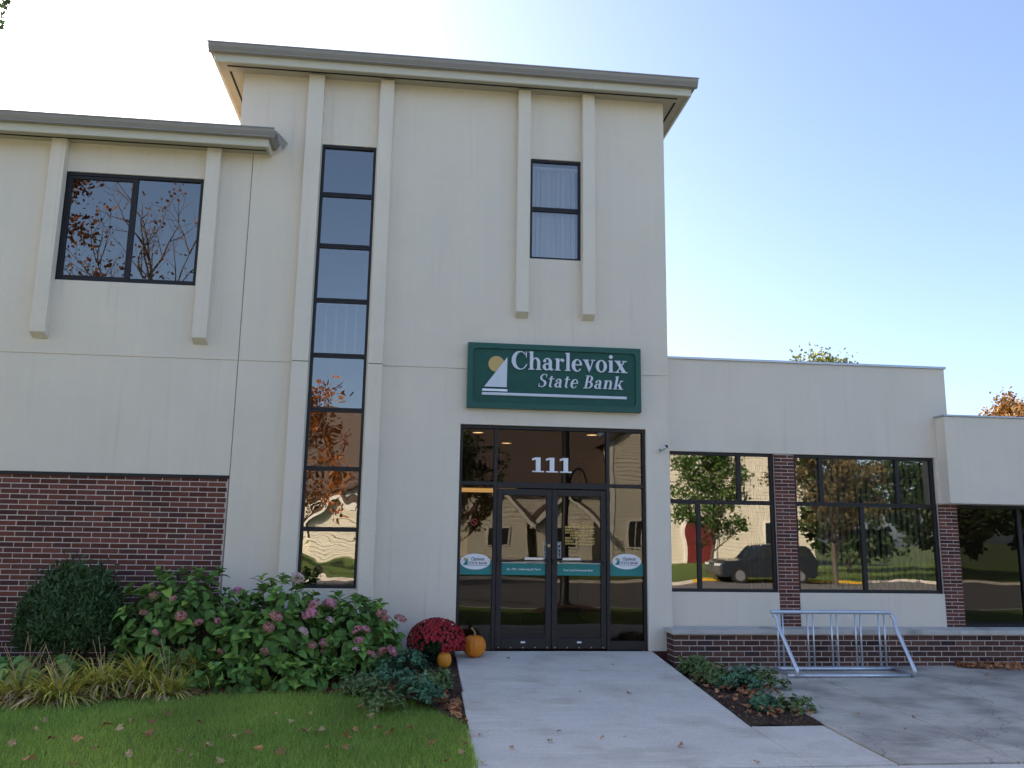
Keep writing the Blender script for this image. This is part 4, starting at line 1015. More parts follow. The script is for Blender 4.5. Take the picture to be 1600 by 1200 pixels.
def hydrangea(label, cx, cy, rx, ry, h, nshoot, heads, lsz=0.15, n_inner=560, group='hydrangeas along the wall'):
    gz = bed_z(cx, cy)
    t = thing('hydrangea_bush', label, 'bush', (cx, cy, gz), group)
    st = MB(); cnt = 0; shoots = []
    for i in range(nshoot):
        for _ in range(30):
            d = sph(-0.12)
            if d.y > 0.35 and random.random() < 0.75: continue
            if all((d - e).length > 0.27 for e in shoots): break
        shoots.append(d)
        jj = random.uniform(0.86, 1.10)
        tip = Vector((d.x * rx * jj, d.y * ry * jj, 0.30 * h + max(d.z, -0.18) * h * 0.70 * jj))
        base = Vector((d.x * rx * 0.2, d.y * ry * 0.2, -0.02))
        midp = base.lerp(tip, 0.55) + Vector((0, 0, 0.10 * h))
        st.tube([base, midp, tip], [0.006, 0.005, 0.003], 5)
        ax = (d * 0.75 + Vector((0, 0, 0.75)) + rv(.12)).normalized()
        side = ax.orthogonal().normalized(); side = Matrix.Rotation(random.uniform(0, 3), 3, ax) @ side
        for lv in range(4):
            for sgn in (-1, 1):
                if cnt >= 300: break
                dr = Matrix.Rotation(lv * 1.45, 3, ax) @ side * sgn
                pos = tip - ax * (0.035 * lv + 0.004)
                out = (dr * (0.75 + 0.15 * lv) + ax * (0.75 - 0.26 * lv)).normalized()
                nrm = (ax * 1.0 - dr * 0.35 + rv(.22)).normalized()
                s = lsz * (0.50 + 0.22 * min(lv, 2)) * random.uniform(.7, 1.3)
                o = link('leaf', random.choice(HME), t); o.matrix_local = frame(pos, nrm, out, s); cnt += 1
    st.build('stems', 'twig', t)
    def inner(i):
        d = sph(-0.45); j = random.uniform(.55, .93)
        pos = (d.x * rx * j, d.y * ry * j, max(0.03, 0.32 * h + d.z * h * 0.62 * j))
        return frame(pos, Vector((d.x, d.y, 0.7)) + rv(.45), (d.x, d.y, -0.15), lsz * random.uniform(.8, 1.25), random.uniform(-.9, .9))
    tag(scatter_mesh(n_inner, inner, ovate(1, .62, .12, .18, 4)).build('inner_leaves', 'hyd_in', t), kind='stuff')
    for (px, py, kind, r) in heads:
        # where the sight line meets the bush mound
        dd = ray(px, py); best = None
        for k_ in range(400):
            tt = (9.0 + k_ * 0.01) / dd[1] ; q = Vector(CAM + dd * tt)
            e = ((q.x - cx) / rx) ** 2 + ((q.y - cy) / ry) ** 2 + ((q.z - gz - .3 * h) / (0.74 * h)) ** 2
            if best is None or e < best[0]: best = (e, q)
            if e < 1.12: best = (e, q); break
        q = best[1]
        o = link('flower_head', HEADS[kind], t); o.location = (q.x - cx, q.y - cy, q.z - gz); o.scale = (r * .88, r * .88, r * .8)
        o.rotation_euler = (random.uniform(.3, .9), random.uniform(-.3, .3), random.uniform(0, 6))
    return t
hydrangea('tall hydrangea with one bright pink flower head beside the yew', -2.72, -0.68, 0.80, 0.60, 1.28, 40,
          [(373, 926, 'bright_pink', .085), (283, 962, 'dusty', .075), (310, 972, 'dusty', .06), (240, 930, 'dried', .06), (225, 957, 'dried', .06), (270, 935, 'dusty', .05), (340, 970, 'pink', .045), (335, 1040, 'lilac', .06), (345, 1018, 'dried', .055), (243, 988, 'pink', .045)])
hydrangea('broad hydrangea with many pink flower heads below the tall window', -1.62, -0.78, 0.72, 0.58, 1.22, 40,
          [(465, 903, 'pale', .085), (484, 960, 'pink', .105), (517, 945, 'pink', .11), (490, 945, 'pink', .075), (432, 963, 'dusty', .085), (420, 980, 'dusty', .075), (516, 970, 'pale', .07), (541, 960, 'pale', .07), (474, 986, 'pale', .07), (413, 1018, 'dried', .065), (507, 1004, 'pink', .07), (530, 1008, 'pink', .06), (488, 1008, 'dusty', .06), (506, 1018, 'dried', .05)])
hydrangea('small hydrangea with dusty pink flower heads beside the red mum', -0.72, -0.70, 0.62, 0.48, 0.98, 34,
          [(557, 984, 'pink', .065), (570, 984, 'pink', .07), (560, 1001, 'pink', .065), (596, 958, 'dusty', .075), (602, 966, 'dusty', .06), (626, 967, 'dusty', .09), (580, 1022, 'dusty', .07), (597, 1017, 'dusty', .065), (612, 1018, 'pink', .085), (556, 1015, 'pale', .05)], 0.14)
for x_, y_, s_, l_ in ((-1.95, -1.28, .34, 'low young hydrangea in front of the gap between the two larger hydrangeas'), (-1.25, -1.30, .36, 'largest low young hydrangea at the lawn edge below the tall window'), (-2.45, -1.22, .30, 'low young hydrangea beside the last yellow daylily clump'), (-0.95, -1.22, .3, 'low young hydrangea beside the sprawling olive leafy plant')):
    hydrangea(l_, x_, y_, s_, s_ * .7, s_ * 1.1, 9, [], 0.15, 60, 'young hydrangea shoots')

# ------------------------------------------------------------------ yew, hosta, daylilies, small bed plants
random.seed(31)
yx, yy = -4.0, -0.62
yz = bed_z(yx, yy)
yw = thing('yew_bush', 'dark green clipped yew bush in front of the brick panel', 'bush', (yx, yy, yz))
st = MB()
for i in range(9):
    a = random.uniform(0, 6.28); r_ = random.uniform(.02, .14)
    st.tube([(r_ * math.cos(a), r_ * math.sin(a), -0.02), (2.0 * r_ * math.cos(a), 2.0 * r_ * math.sin(a), 0.28), (3.6 * r_ * math.cos(a + .3), 3.0 * r_ * math.sin(a + .3), 0.7)], [0.026, 0.02, 0.009], 6)
st.build('trunk', 'bark', yw)
lump = [(sph(-.5), random.uniform(.10, .26)) for _ in range(70)]
SPR = ([(-.10, 0, 0), (.10, 0, 0), (.16, .55, .05), (0, 1, 0), (-.16, .55, .05)], [(0, 1, 2, 3, 4)])
def yewsp(i):
    d = sph(-0.62)
    b = max([0] + [amp * math.exp(-((d - c_).length / .30) ** 2) for c_, amp in lump])
    rr = (0.83 + b * 0.9) * random.uniform(0.74, 1.0)
    pos = Vector((d.x * 0.63 * rr * (1 - .18 * max(0, d.z)), d.y * 0.55 * rr * (1 - .18 * max(0, d.z)), 0.56 + d.z * (0.74 if d.z > 0 else 0.46) * rr))
    up = (d * .8 + Vector((0, 0, .75)) + rv(.42)).normalized()
    if random.random() < .07: pos = pos * random.uniform(1.03, 1.13)
    nr = (d + rv(.7)).normalized()
    return frame(pos, nr, up, random.uniform(.04, .10), random.uniform(-.5, .5))
tag(scatter_mesh(22000, yewsp, SPR).build('foliage', 'yew', yw), kind='stuff')

def hosta(label, cx, cy, n, r, seed):
    random.seed(seed); gz = bed_z(cx, cy)
    t = thing('hosta_plant', label, 'plant', (cx, cy, gz), 'hostas in the bed')
    st = MB()
    mes = []
    for k in range(3):
        mb = MB(); mb.add(*ovate(1, .66 + .06 * k, .25, .42 + .12 * k, 6)); mes.append(mb.mesh('leaf', 'hosta', True))
    for i in range(n):
        a = random.uniform(0, 6.283); rr = r * math.sqrt(random.random())
        h = 0.34 * (1 - 0.55 * (rr / r) ** 2) * random.uniform(.75, 1.15)
        pos = Vector((rr * math.cos(a), rr * math.sin(a), h)); out = Vector((math.cos(a), math.sin(a), .15)) + rv(.35)
        o = link('leaf', random.choice(mes), t); o.matrix_local = frame(pos, Vector((math.cos(a) * .5, math.sin(a) * .5, 1)) + rv(.25), out, random.uniform(.13, .22))
        st.tube([(rr * .2 * math.cos(a), rr * .2 * math.sin(a), 0), (rr * .7 * math.cos(a), rr * .7 * math.sin(a), h * .7), pos], [.006, .005, .004], 5)
    for i in range(4):
        x_, y_ = random.uniform(-.3, .3) * r * 2, random.uniform(-.2, .2); hh = random.uniform(.45, .62)
        st.tube([(x_, y_, 0), (x_ + .03, y_, hh * .6), (x_ + random.uniform(-.05, .12), y_, hh)], [.005, .004, .004], 5)
    st.build('stalks', 'straw', t); return t
hosta('green hosta with yellowing leaves in front of the yew', -3.98, -1.42, 70, 0.46, 5)
hosta('green hosta spreading beside the brick panel behind the dry lily leaves', -4.85, -1.30, 70, 0.50, 6)

def lily(label, cx, cy, n, ln, seed, lean=(0, 0)):
    random.seed(seed); gz = bed_z(cx, cy) if cy > edge_y(cx) else lawn_z(cx, cy)
    t = thing('daylily_clump', label, 'plant', (cx, cy, gz), 'yellowing daylily clumps')
    for nm, material, cnt in (('blades', 'lily', n), ('dry_blades', 'straw', n // 2)):
        mb = MB()
        for i in range(cnt):
            a = random.uniform(0, 6.283); L_ = ln * random.uniform(.55, 1.15); w = random.uniform(.007, .014)
            d = Vector((math.cos(a) + lean[0], math.sin(a) + lean[1], 0)); d.normalize(); sd = Vector((-d.y, d.x, 0))
            el = random.uniform(.25, 1.15) if nm == 'blades' else random.uniform(.1, .7); p = Vector((random.uniform(-.09, .09), random.uniform(-.07, .07), -0.01)); o = len(mb.v); ns = 6
            for k in range(ns + 1):
                t_ = k / ns; ww = w * (1 - t_ ** 3) + 0.0008
                mb.v += [tuple(p - sd * ww), tuple(p + sd * ww)]
                e = el - 2.5 * t_ * t_ * random.uniform(.7, 1.0) * (0.55 + 0.45 * (1.4 - el))
                p = p + (d * math.cos(e) + Vector((0, 0, math.sin(e)))) * (L_ / ns)
                p.z = max(p.z, 0.008 + random.uniform(0, .01))
            mb.f += [(o + 2 * k, o + 2 * k + 1, o + 2 * k + 3, o + 2 * k + 2) for k in range(ns)]
        tag(mb.build(nm, material, t), kind='stuff')
    mb = MB()
    for i in range(7):
        a = random.uniform(0, 6.283); hh = random.uniform(.35, .6)
        mb.tube([(0, 0, 0), (.06 * math.cos(a), .06 * math.sin(a), hh * .5), (.2 * math.cos(a), .16 * math.sin(a), hh)], [.004, .003, .0025], 4)
    mb.build('flower_stalks', 'straw', t)
    return t
for i, (px, py, n, ln) in enumerate(((158, 1082, 190, .62), (222, 1078, 190, .66), (300, 1066, 190, .60), (92, 1098, 170, .56), (28, 1096, 170, .60), (262, 1088, 110, .46))):
    q = bed_hit(px, py)
    lily(('yellow green daylily clump in front of the yew', 'flattened daylily clump full of dry leaves', 'bright yellow daylily clump beside the hydrangea', 'daylily clump spilling over the lawn edge in front of the hosta', 'daylily clump at the lawn edge beside the hosta', 'short daylily clump among brown fallen leaves')[i], q.x, q.y, n, ln, 40 + i, (0.1, -.25))

TRI = ([], [])
for k in range(3):
    a = (k - 1) * 0.95; c_, s_ = math.cos(a), math.sin(a); o = len(TRI[0])
    for (x_, y_, z_) in ((0, 0, 0), (.26, .5, .05), (.12, .95, 0), (-.12, .95, 0), (-.26, .5, .05)): TRI[0].append((c_ * x_ + s_ * y_, -s_ * x_ + c_ * y_, z_))
    TRI[1].append((o, o + 1, o + 2, o + 3, o + 4))
def clump(name, label, px, py, zg, r, h, n, sz, material, seed, group, gfun):
    random.seed(seed); q = bed_hit(px, py, gfun); r, h = (r * .88, h * .85) if group == 'low leafy plants beside the walk' else (r, h)
    t = thing(name, label, 'plant', q, group)
    st = MB()
    for i in range(16):
        a = random.uniform(0, 6.28); rr = r * random.uniform(.2, .8)
        st.tube([(0.02 * math.cos(a), .02 * math.sin(a), -0.01), (rr * .6 * math.cos(a), rr * .6 * math.sin(a), h * .5), (rr * math.cos(a), rr * math.sin(a), h * random.uniform(.5, .85))], [.004, .003, .002], 4)
    st.build('stems', 'twig', t)
    tips = [(random.uniform(0, 6.28), math.sqrt(random.random()), random.uniform(.6, 1.1)) for _ in range(26)]
    def fn(i):
        a, rr, hh = random.choice(tips)
        pos = Vector((r * rr * math.cos(a), r * rr * .8 * math.sin(a), h * hh * (1 - .55 * rr * rr))) + rv(.035); pos.z = max(pos.z, .01)
        return frame(pos, Vector((math.cos(a) * rr, math.sin(a) * rr, 1.1)) + rv(.45), (math.cos(a), math.sin(a), .1), sz * random.uniform(.7, 1.3), random.uniform(-1.5, 1.5))
    tag(scatter_mesh(n, fn, TRI).build('foliage', material, t), kind='stuff'); return t
G1 = 'low leafy plants at the bed end'
clump('columbine_plant', 'blue green columbine plant nearest the lawn corner', 655, 1100, -.25, .22, .26, 420, .042, 'colum', 61, G1, bed_z)
clump('columbine_plant', 'blue green columbine plant below the small hydrangea flowers', 608, 1072, -.24, .24, .26, 420, .042, 'colum', 62, G1, bed_z)
clump('columbine_plant', 'blue green columbine plant in front of the mum', 640, 1050, -.23, .2, .22, 420, .042, 'colum', 63, G1, bed_z)
clump('leafy_plant', 'loose green leafy plant behind the small pumpkin', 676, 1082, -.24, .22, .2, 420, .038, 'herb', 64, G1, bed_z)
clump('leafy_plant', 'sprawling olive leafy plant among fallen leaves beside the lawn', 570, 1082, -.25, .26, .20, 380, .035, 'herb', 65, G1, bed_z)
clump('leafy_plant', 'thin reddish leafy plant at the lawn edge', 600, 1110, -.27, .25, .16, 260, .033, 'herb', 66, G1, bed_z)
def rbed(x, y): return -0.16 + 0.034 * y
G2 = 'low leafy plants beside the walk'
for i, (px, py, r_, h_, n_, mt, lb_) in enumerate(((1085, 1056, .2, .26, 420, 'herb', 'green leafy plant at the foot of the low wall end'), (1118, 1070, .24, .24, 420, 'herb', 'green leafy plant among orange leaves beside the walk'), (1160, 1078, .27, .27, 500, 'colum', 'bushy green plant spilling from the bed onto the patio'), (1195, 1078, .26, .25, 460, 'herb', 'bushy green plant in front of the bike rack'), (1195, 1110, .16, .17, 260, 'colum', 'small bright green plant in the dark mulch'), (1245, 1112, .22, .14, 240, 'herb', 'withered low plant at the patio edge'))):
    clump('leafy_plant', lb_, px, py, -.22, r_, h_, n_, .038, mt, 70 + i, G2, rbed)

# ------------------------------------------------------------------ grass, mulch and fallen leaves
rs = np.random.RandomState(5)
def blades(name, n, xr, yr, keep, zf, hmin, hmax, material):
    X = rs.uniform(xr[0], xr[1], n); Y = rs.uniform(yr[0], yr[1], n)
    k = np.array([keep(x, y) for x, y in zip(X, Y)]); X, Y = X[k], Y[k]; n = len(X)
    Z = np.array([zf(x, y) for x, y in zip(X, Y)])
    H = rs.uniform(hmin, hmax, n); A = rs.uniform(0, 6.283, n); Wd = rs.uniform(.0018, .0034, n); B = rs.uniform(.1, .75, n) * H; T = rs.uniform(0, 6.283, n)
    V = np.zeros((n, 5, 3)); ca, sa = np.cos(A), np.sin(A); ct, st_ = np.cos(T), np.sin(T)
    for j, (s, hh, b) in enumerate(((-1, 0, 0), (1, 0, 0), (-.8, .55, .35), (.8, .55, .35), (0, 1, 1))):
        V[:, j, 0] = X + s * Wd * ca + b * B * ct; V[:, j, 1] = Y + s * Wd * sa + b * B * st_; V[:, j, 2] = Z + hh * H - b * b * B * .25
    me = bpy.data.meshes.new(name); me.vertices.add(n * 5); me.vertices.foreach_set('co', V.ravel())
    base = np.arange(n)[:, None] * 5
    loops = np.concatenate([base + np.array([[0, 1, 3, 2]]), base + np.array([[2, 3, 4]])], 1).ravel()
    starts = (np.arange(n)[:, None] * 7 + np.array([[0, 4]])).ravel(); tot = np.tile([4, 3], n)
    me.loops.add(len(loops)); me.loops.foreach_set('vertex_index', loops.astype(np.int32))
    me.polygons.add(len(starts)); me.polygons.foreach_set('loop_start', starts.astype(np.int32)); me.polygons.foreach_set('loop_total', tot.astype(np.int32))
    me.materials.append(M[material]); me.update(); me.validate(); return link(name, me)
def on_lawn(x, y): return y < edge_y(x) + 0.05 * math.sin(x * 9) + 0.03 * math.sin(x * 23) and y > -4.70
g = blades('lawn_grass', 105000, (-6.2, 0.56), (-4.72, -1.40), on_lawn, lawn_z, .035, .085, 'grass')
tag(g, 'short green lawn grass between the bed and the sidewalk', 'grass', kind='stuff')
g = blades('dry_grass', 5000, (-6.2, 0.56), (-4.72, -1.40), on_lawn, lawn_z, .03, .075, 'straw')
tag(g, 'thin dry straw coloured blades among the lawn grass', 'grass', kind='stuff')
g = blades('verge_grass', 16000, (-12, -6.2), (-4.72, -1.8), on_lawn, lawn_z, .035, .08, 'grass')
tag(g, 'lawn grass further along in front of the brick panel', 'grass', kind='stuff')
def chips(name, n, xr, yr, keep, zf, label):
    random.seed(9)
    pts = []
    while len(pts) < n:
        x, y = random.uniform(*xr), random.uniform(*yr)
        if keep(x, y): pts.append((x, y, zf(x, y)))
    def fn(i): return frame((pts[i][0], pts[i][1], pts[i][2] + .006), Vector((0, 0, 1)) + rv(.5), (1, 0, 0), random.uniform(.012, .04), random.uniform(0, 6.28))
    o = scatter_mesh(n, fn, ([(-.15, -.5, 0), (.15, -.5, .03), (.15, .5, 0), (-.15, .5, .05)], [(0, 1, 2, 3)])).build(name, 'chip')
    return tag(o, label, 'mulch', kind='stuff')
chips('mulch_chips', 7000, (-5.5, 0.57), (-3.2, -0.1), lambda x, y: y > edge_y(x) - .1, bed_z, 'dark wood mulch in the long flower bed')
chips('mulch_chips', 2600, (3.27, 3.98), (-3.36, -0.35), lambda x, y: True, lambda x, y: rbed(x, y) + .012, 'dark wood mulch in the narrow bed beside the walk')
MAP = []
for i in range(20):
    a = 2 * math.pi * i / 20; r_ = (1.0, .55, .80, .50)[i % 4] if i % 4 != 3 else .5
    r_ *= (1.0 if 2 <= i <= 14 else .75)
    MAP.append((r_ * math.cos(a) * .5, r_ * math.sin(a) * .5, 0.10 * math.sin(a * 2) + .06 * math.cos(a * 3)))
MAPF = ([(0, 0, 0.0)] + MAP, [(0, i + 1, (i + 1) % 20 + 1) for i in range(20)])
random.seed(77)
def litter(name, n, gen, zf, label, smin=.05, smax=.10, lift=.012):
    pts = [gen() for _ in range(n)]
    def fn(i):
        x, y = pts[i]; return frame((x, y, zf(x, y) + lift + random.uniform(0, .02)), Vector((0, 0, 1)) + rv(.38), (1, 0, 0), random.uniform(smin, smax), random.uniform(0, 6.28))
    return tag(scatter_mesh(n, fn, MAPF).build(name, 'litter'), label, 'leaves', kind='stuff')
def gl():
    while True:
        x = random.gauss(-2.6, 1.3) if random.random() < .6 else random.gauss(-0.1, .5)
        y = edge_y(x) + abs(random.gauss(0.22, .28))
        if x < .55 and y < -.3 and x > -6: return x, y
litter('leaf_litter', 1100, gl, bed_z, 'brown fallen leaves lying in the long flower bed', .07, .13)
def gr_():
    while True:
        x, y = random.gauss(3.75, .18), random.uniform(-3.2, -.6)
        if 3.27 < x < 4.1: return x, y
litter('leaf_litter', 230, gr_, lambda x, y: rbed(x, y) + .03, 'orange fallen leaves in the narrow bed beside the walk')
def gp():
    x = 7.35 + abs(random.gauss(0, 1.0)); return x, -0.42 - abs(random.gauss(0, .17)) * min(1, (x - 7.1))
litter('leaf_pile', 420, gp, lambda x, y: patio_z(y) + .03 * random.random(), 'drift of brown leaves against the low wall on the patio', .06, .11)
MAPME = {}
for i, mm in enumerate(('litter_o', 'litter_y')):
    mb = MB(); mb.add(*MAPF); MAPME[mm] = mb.mesh('fallen_leaf', mm)
def leaf_at(px, py, zf, s, label, group, seed):
    q = atZ(px, py, -0.28)
    for _ in range(6): q = atZ(px, py, zf(q.x, q.y))
    o = link('fallen_leaf', MAPME[random.choice(list(MAPME))], None)
    o.matrix_local = frame((q.x, q.y, q.z + .012 + s * .12), Vector((0, 0, 1)) + rv(.3), (1, 0, 0), s, random.uniform(0, 6.28))
    tag(o, label, 'leaf', group)
ll = lambda x, y: lawn_z(x, y) + .05
for (px, py) in ((68, 1130), (55, 1143), (80, 1158), (166, 1136), (184, 1143), (206, 1129), (238, 1131), (232, 1151), (122, 1158), (45, 1190), (115, 1198), (315, 1132), (363, 1155), (429, 1118), (404, 1174), (435, 1180), (484, 1118), (500, 1146), (543, 1155), (553, 1144), (538, 1172), (480, 1145), (578, 1122), (563, 1108), (590, 1141), (344, 1193), (280, 1177), (514, 1171), (676, 1164), (698, 1192), (722, 1180), (727, 1165), (641, 1140), (610, 1148), (455, 1130), (388, 1150), (300, 1186), (200, 1183), (150, 1172), (20, 1165), (260, 1118), (326, 1170)):
    leaf_at(px, py, ll, random.uniform(.08, .145), 'single fallen leaf lying on the lawn', 'fallen leaves on the lawn', 0)
for (px, py) in ((794, 1030), (906, 1083), (750, 1151), (941, 1155), (976, 1154), (1063, 1168), (755, 1195), (982, 1085), (1183, 1194), (860, 1160), (800, 1171), (873, 1145), (1005, 1018), (957, 1040)):
    leaf_at(px, py, lambda x, y: walk_z(y), random.uniform(.04, .09), 'single fallen leaf lying on the concrete walk', 'fallen leaves on the walk', 0)
for (px, py) in ((1415, 1118), (1427, 1122), (1541, 1057), (1414, 1142), (1400, 1056), (1505, 1038), (1520, 1036), (1340, 1118)):
    leaf_at(px, py, lambda x, y: patio_z(y), random.uniform(.05, .09), 'single fallen leaf lying on the old patio', 'fallen leaves on the patio', 0)

# ------------------------------------------------------------------ trees
LEAF5 = ([(0, 0, 0), (.34, .42, .06), (.12, .95, 0), (-.12, .95, 0), (-.34, .42, .06)], [(0, 1, 2, 3, 4)])
def tree(name, label, x, y, z0, h, cr, material, seed, n_leaf=6000, lsz=.16, trunk_r=.16, clear=.2, group=None, limbs=15, rise=.55, clumps=55):
    """trunk with a leader, limbs shorter towards the top, twigs and clusters of small leaves round the twigs"""
    random.seed(seed)
    t = thing(name, label, 'tree', (x, y, z0), group)
    wood = MB(); twigs = []
    lead = [Vector((0, 0, -.1))]; n = 7
    for i in range(1, n + 1):
        lead.append(Vector((random.gauss(0, .02) * h * i / n, random.gauss(0, .02) * h * i / n, .93 * h * i / n)))
    wood.tube(lead, [trunk_r * (1 - .92 * i / n) for i in range(n + 1)], 8, caps=False)
    def at(f):
        k = min(n - 1, int(f * n)); return lead[k].lerp(lead[k + 1], f * n - k)
    def twig(p, d, L_, r_, lv):
        q = p; pts = [p]; dd = d.copy()
        for k in range(3):
            dd = (dd + rv(.16) + Vector((0, 0, .10))).normalized(); q = q + dd * (L_ / 3); pts.append(q)
        wood.tube(pts, [r_, r_ * .75, r_ * .5, r_ * .25], 5 if lv < 2 else 3, caps=False)
        if lv == 2: twigs.append((pts[1], dd)); twigs.append((pts[2], dd)); twigs.append((pts[3], dd)); return
        m_ = 5 if lv == 0 else 4
        for k in range(m_):
            a = random.uniform(0, 6.283); sd = Matrix.Rotation(a, 3, dd) @ dd.orthogonal().normalized()
            nd = (dd * .75 + sd * random.uniform(.5, .9) + Vector((0, 0, .15))).normalized()
            twig(pts[1 + k % 3] if k < m_ - 1 else pts[3], nd, L_ * random.uniform(.42, .62), r_ * .45, lv + 1)
        twigs.append((pts[3], dd))
    for i in range(limbs):
        f = clear + (0.97 - clear) * (i + random.uniform(-.3, .3)) / limbs; f = min(.97, max(clear, f))
        u = (f - clear) / (1 - clear)
        prof = math.sin(math.pi * (0.22 + 0.78 * u)) ** .7 if u < 1 else .1
        a = i * 2.4 + random.uniform(-.4, .4)
        d = Vector((math.cos(a), math.sin(a), rise * random.uniform(.7, 1.3) + u * .6)).normalized()
        twig(at(f), d, max(.12 * h * .5, cr * prof * random.uniform(.75, 1.1)), trunk_r * .42 * (1 - .6 * u), 0)
    zc, rz = h * (1 + clear) / 2, h * (1 - clear) / 2
    for i in range(clumps):
        d = sph(-.75); f_ = random.uniform(.6, .97)
        c_ = Vector((d.x * cr * f_ * .95, d.y * cr * f_ * .95, zc + d.z * rz * f_))
        b_ = at(max(.05, min(.93, (c_.z - .25 * cr) / h)))
        wood.tube([b_, b_.lerp(c_, .5) + Vector((0, 0, -.05 * cr)), c_], [trunk_r * .16, trunk_r * .1, trunk_r * .03], 4, caps=False)
        twigs.extend([(c_ + rv(.5) * .10 * cr, d)] * 9)
    zmax = max(q.z for q, _ in twigs); sc = h / zmax
    wood.v = [(a * sc, b * sc, c_ * sc) for a, b, c_ in wood.v]
    wood.build('trunk', 'bark', t, smooth=True)
    if n_leaf:
        sg_ = .035 * h
        def fn(i):
            q, d = random.choice(twigs)
            return frame(q * sc + rv(.55) * sg_, rv() + Vector((0, 0, .5)), d + rv(.6), lsz * random.uniform(.6, 1.25), 0)
        tag(scatter_mesh(n_leaf, fn, LEAF5).build('crown', material, t), kind='stuff')
    return t
RB = 'trees behind the bank'
q = atY(1283, 543, 22.0)
tree('leafy_tree', 'olive green tree showing above the long wing roof', q.x, 22.0, -.5, q.z + .3, 2.7, 'leaf_olive', 111, 24000, .15, .2, .25, RB, 15, .55, 130)
q = atY(1590, 614, 22.0)
tree('maple_tree', 'orange autumn maple showing above the projecting box roof', q.x, 22.0, -.5, q.z + .5, 2.5, 'leaf_amber', 102, 22000, .15, .2, .25, RB, 15, .55, 120)
RF = 'street trees across from the bank'
tree('oak_tree', 'brown leaved oak reflected in the upper left window', -12.3, -13.6, -.45, 13.5, 3.6, 'leaf_brown', 103, 15000, .16, .26, .3, RF)
tree('bare_tree', 'nearly bare street tree reflected in the upper left window', -8.6, -14.8, -.45, 13.5, 3.6, 'leaf_brown', 104, 500, .12, .2, .3, RF, 16, .9, 0)
tree('maple_tree', 'orange maple reflected in the tall stair window', -5.9, -30.0, -.4, 9.6, 3.0, 'leaf_orange', 105, 6000, .2, .18, .25, RF)
tree('green_tree', 'rounded green tree reflected in the four pane wing window', 14.9, -29.5, -.4, 7.6, 2.7, 'leaf_green', 106, 8000, .17, .12, .2, RF)
tree('dark_tree', 'dark leaved tree reflected in the entrance transom', 2.0, -29.0, -.4, 6.9, 2.5, 'leaf_dark', 107, 6000, .18, .13, .28, RF)
tree('autumn_tree', 'bronze leaved tree reflected in the five pane wing window', 18.7, -24.6, -.4, 8.4, 3.2, 'leaf_bronze', 108, 8000, .16, .13, .2, RF)
tree('dark_tree', 'dark tree reflected in the recessed window under the box', 26.5, -28.0, -.4, 9.5, 4.0, 'leaf_dark', 109, 9000, .24, .17, .18, RF)
for i, (x_, y_, h_, c_) in enumerate(((27.5, -40, 8, 4.2), (32, -37, 8, 4), (36, -33, 8, 4.2), (43, -38, 10, 5), (50, -43, 11, 5), (60, -48, 12, 6), (-16, -34, 10, 4))):
    tree('shade_tree', ('dense dark tree beside the church gable', 'round dark tree at the end of the church lawn', 'dark tree standing over the lit far kerb', 'wide dark tree behind the lit verge', 'tall dark tree further along the far lawn', 'farthest dark tree at the end of the street', 'dark tree at the other end of the church')[i], x_, y_, -.4, h_, c_, 'leaf_dark', 120 + i, 6000, .34, .17, .06, RF)
# low branch of leaves hanging into the top left corner, from a tree beside the camera
random.seed(15)
ov = thing('overhanging_tree', 'street tree whose dark leaf tips hang into the sky at the top corner', 'tree', (-7.6, -8.3, -.33), world=True)
q = atY(8, 16, -6.9)
wb = MB(); wb.tube([(-7.6, -8.3, -.4), (-7.5, -8.25, 2.2), (-7.2, -8.1, 4.2)], [.2, .16, .12], 8)
wb.tube([(-7.2, -8.1, 4.1), (-6.0, -7.7, 5.2), (-4.6, -7.2, 5.3), (q.x - .25, -6.9, q.z + .12)], [.10, .06, .03, .008], 6)
wb.tube([(-7.2, -8.1, 4.1), (-8.4, -8.6, 5.6), (-9.0, -8.8, 7.4)], [.1, .07, .02], 6)
for i in range(10):
    a = Vector((-5.2, -7.4, 5.3)).lerp(Vector((q.x - .3, -6.9, q.z + .15)), i / 9)
    wb.tube([a, a + Vector((random.uniform(-.2, .25), random.uniform(-.2, .2), random.uniform(-.05, .35)))], [.008, .003], 4)
wb.build('trunk', 'bark', ov)
lp = []
for px, py in ((2, 8), (8, 4), (4, 20), (10, 12), (3, 34), (0, 42), (12, 2), (42, -4), (-6, 10), (0, 28), (4, 24), (-4, 2)):
    lp.append(atY(px, py, -6.9 + random.uniform(-.1, .1)))
for i in range(900):
    a = Vector((-6.6, -7.9, 5.0)).lerp(Vector((q.x - .5, -6.9, q.z + .3)), random.random()) + Vector((random.gauss(-.2, .35), random.gauss(0, .4), random.gauss(.45, .3)))
    lp.append(a)
for i in range(900):
    lp.append(Vector((-8.6, -8.7, 6.6)) + rv(.8))
lp = lp[:12] + [p_ for p_ in lp[12:] if p_.x < -4.3]      # leaves stay near the limb, only the drooping tip reaches further
def ovl(i): return frame(lp[i], rv() + Vector((0, -.6, .4)), Vector((.3, 0, -1)) + rv(.5), random.uniform(.05, .085), 0)
tag(scatter_mesh(len(lp), ovl, MAPF).build('crown', 'leaf_dark', ov), kind='stuff')

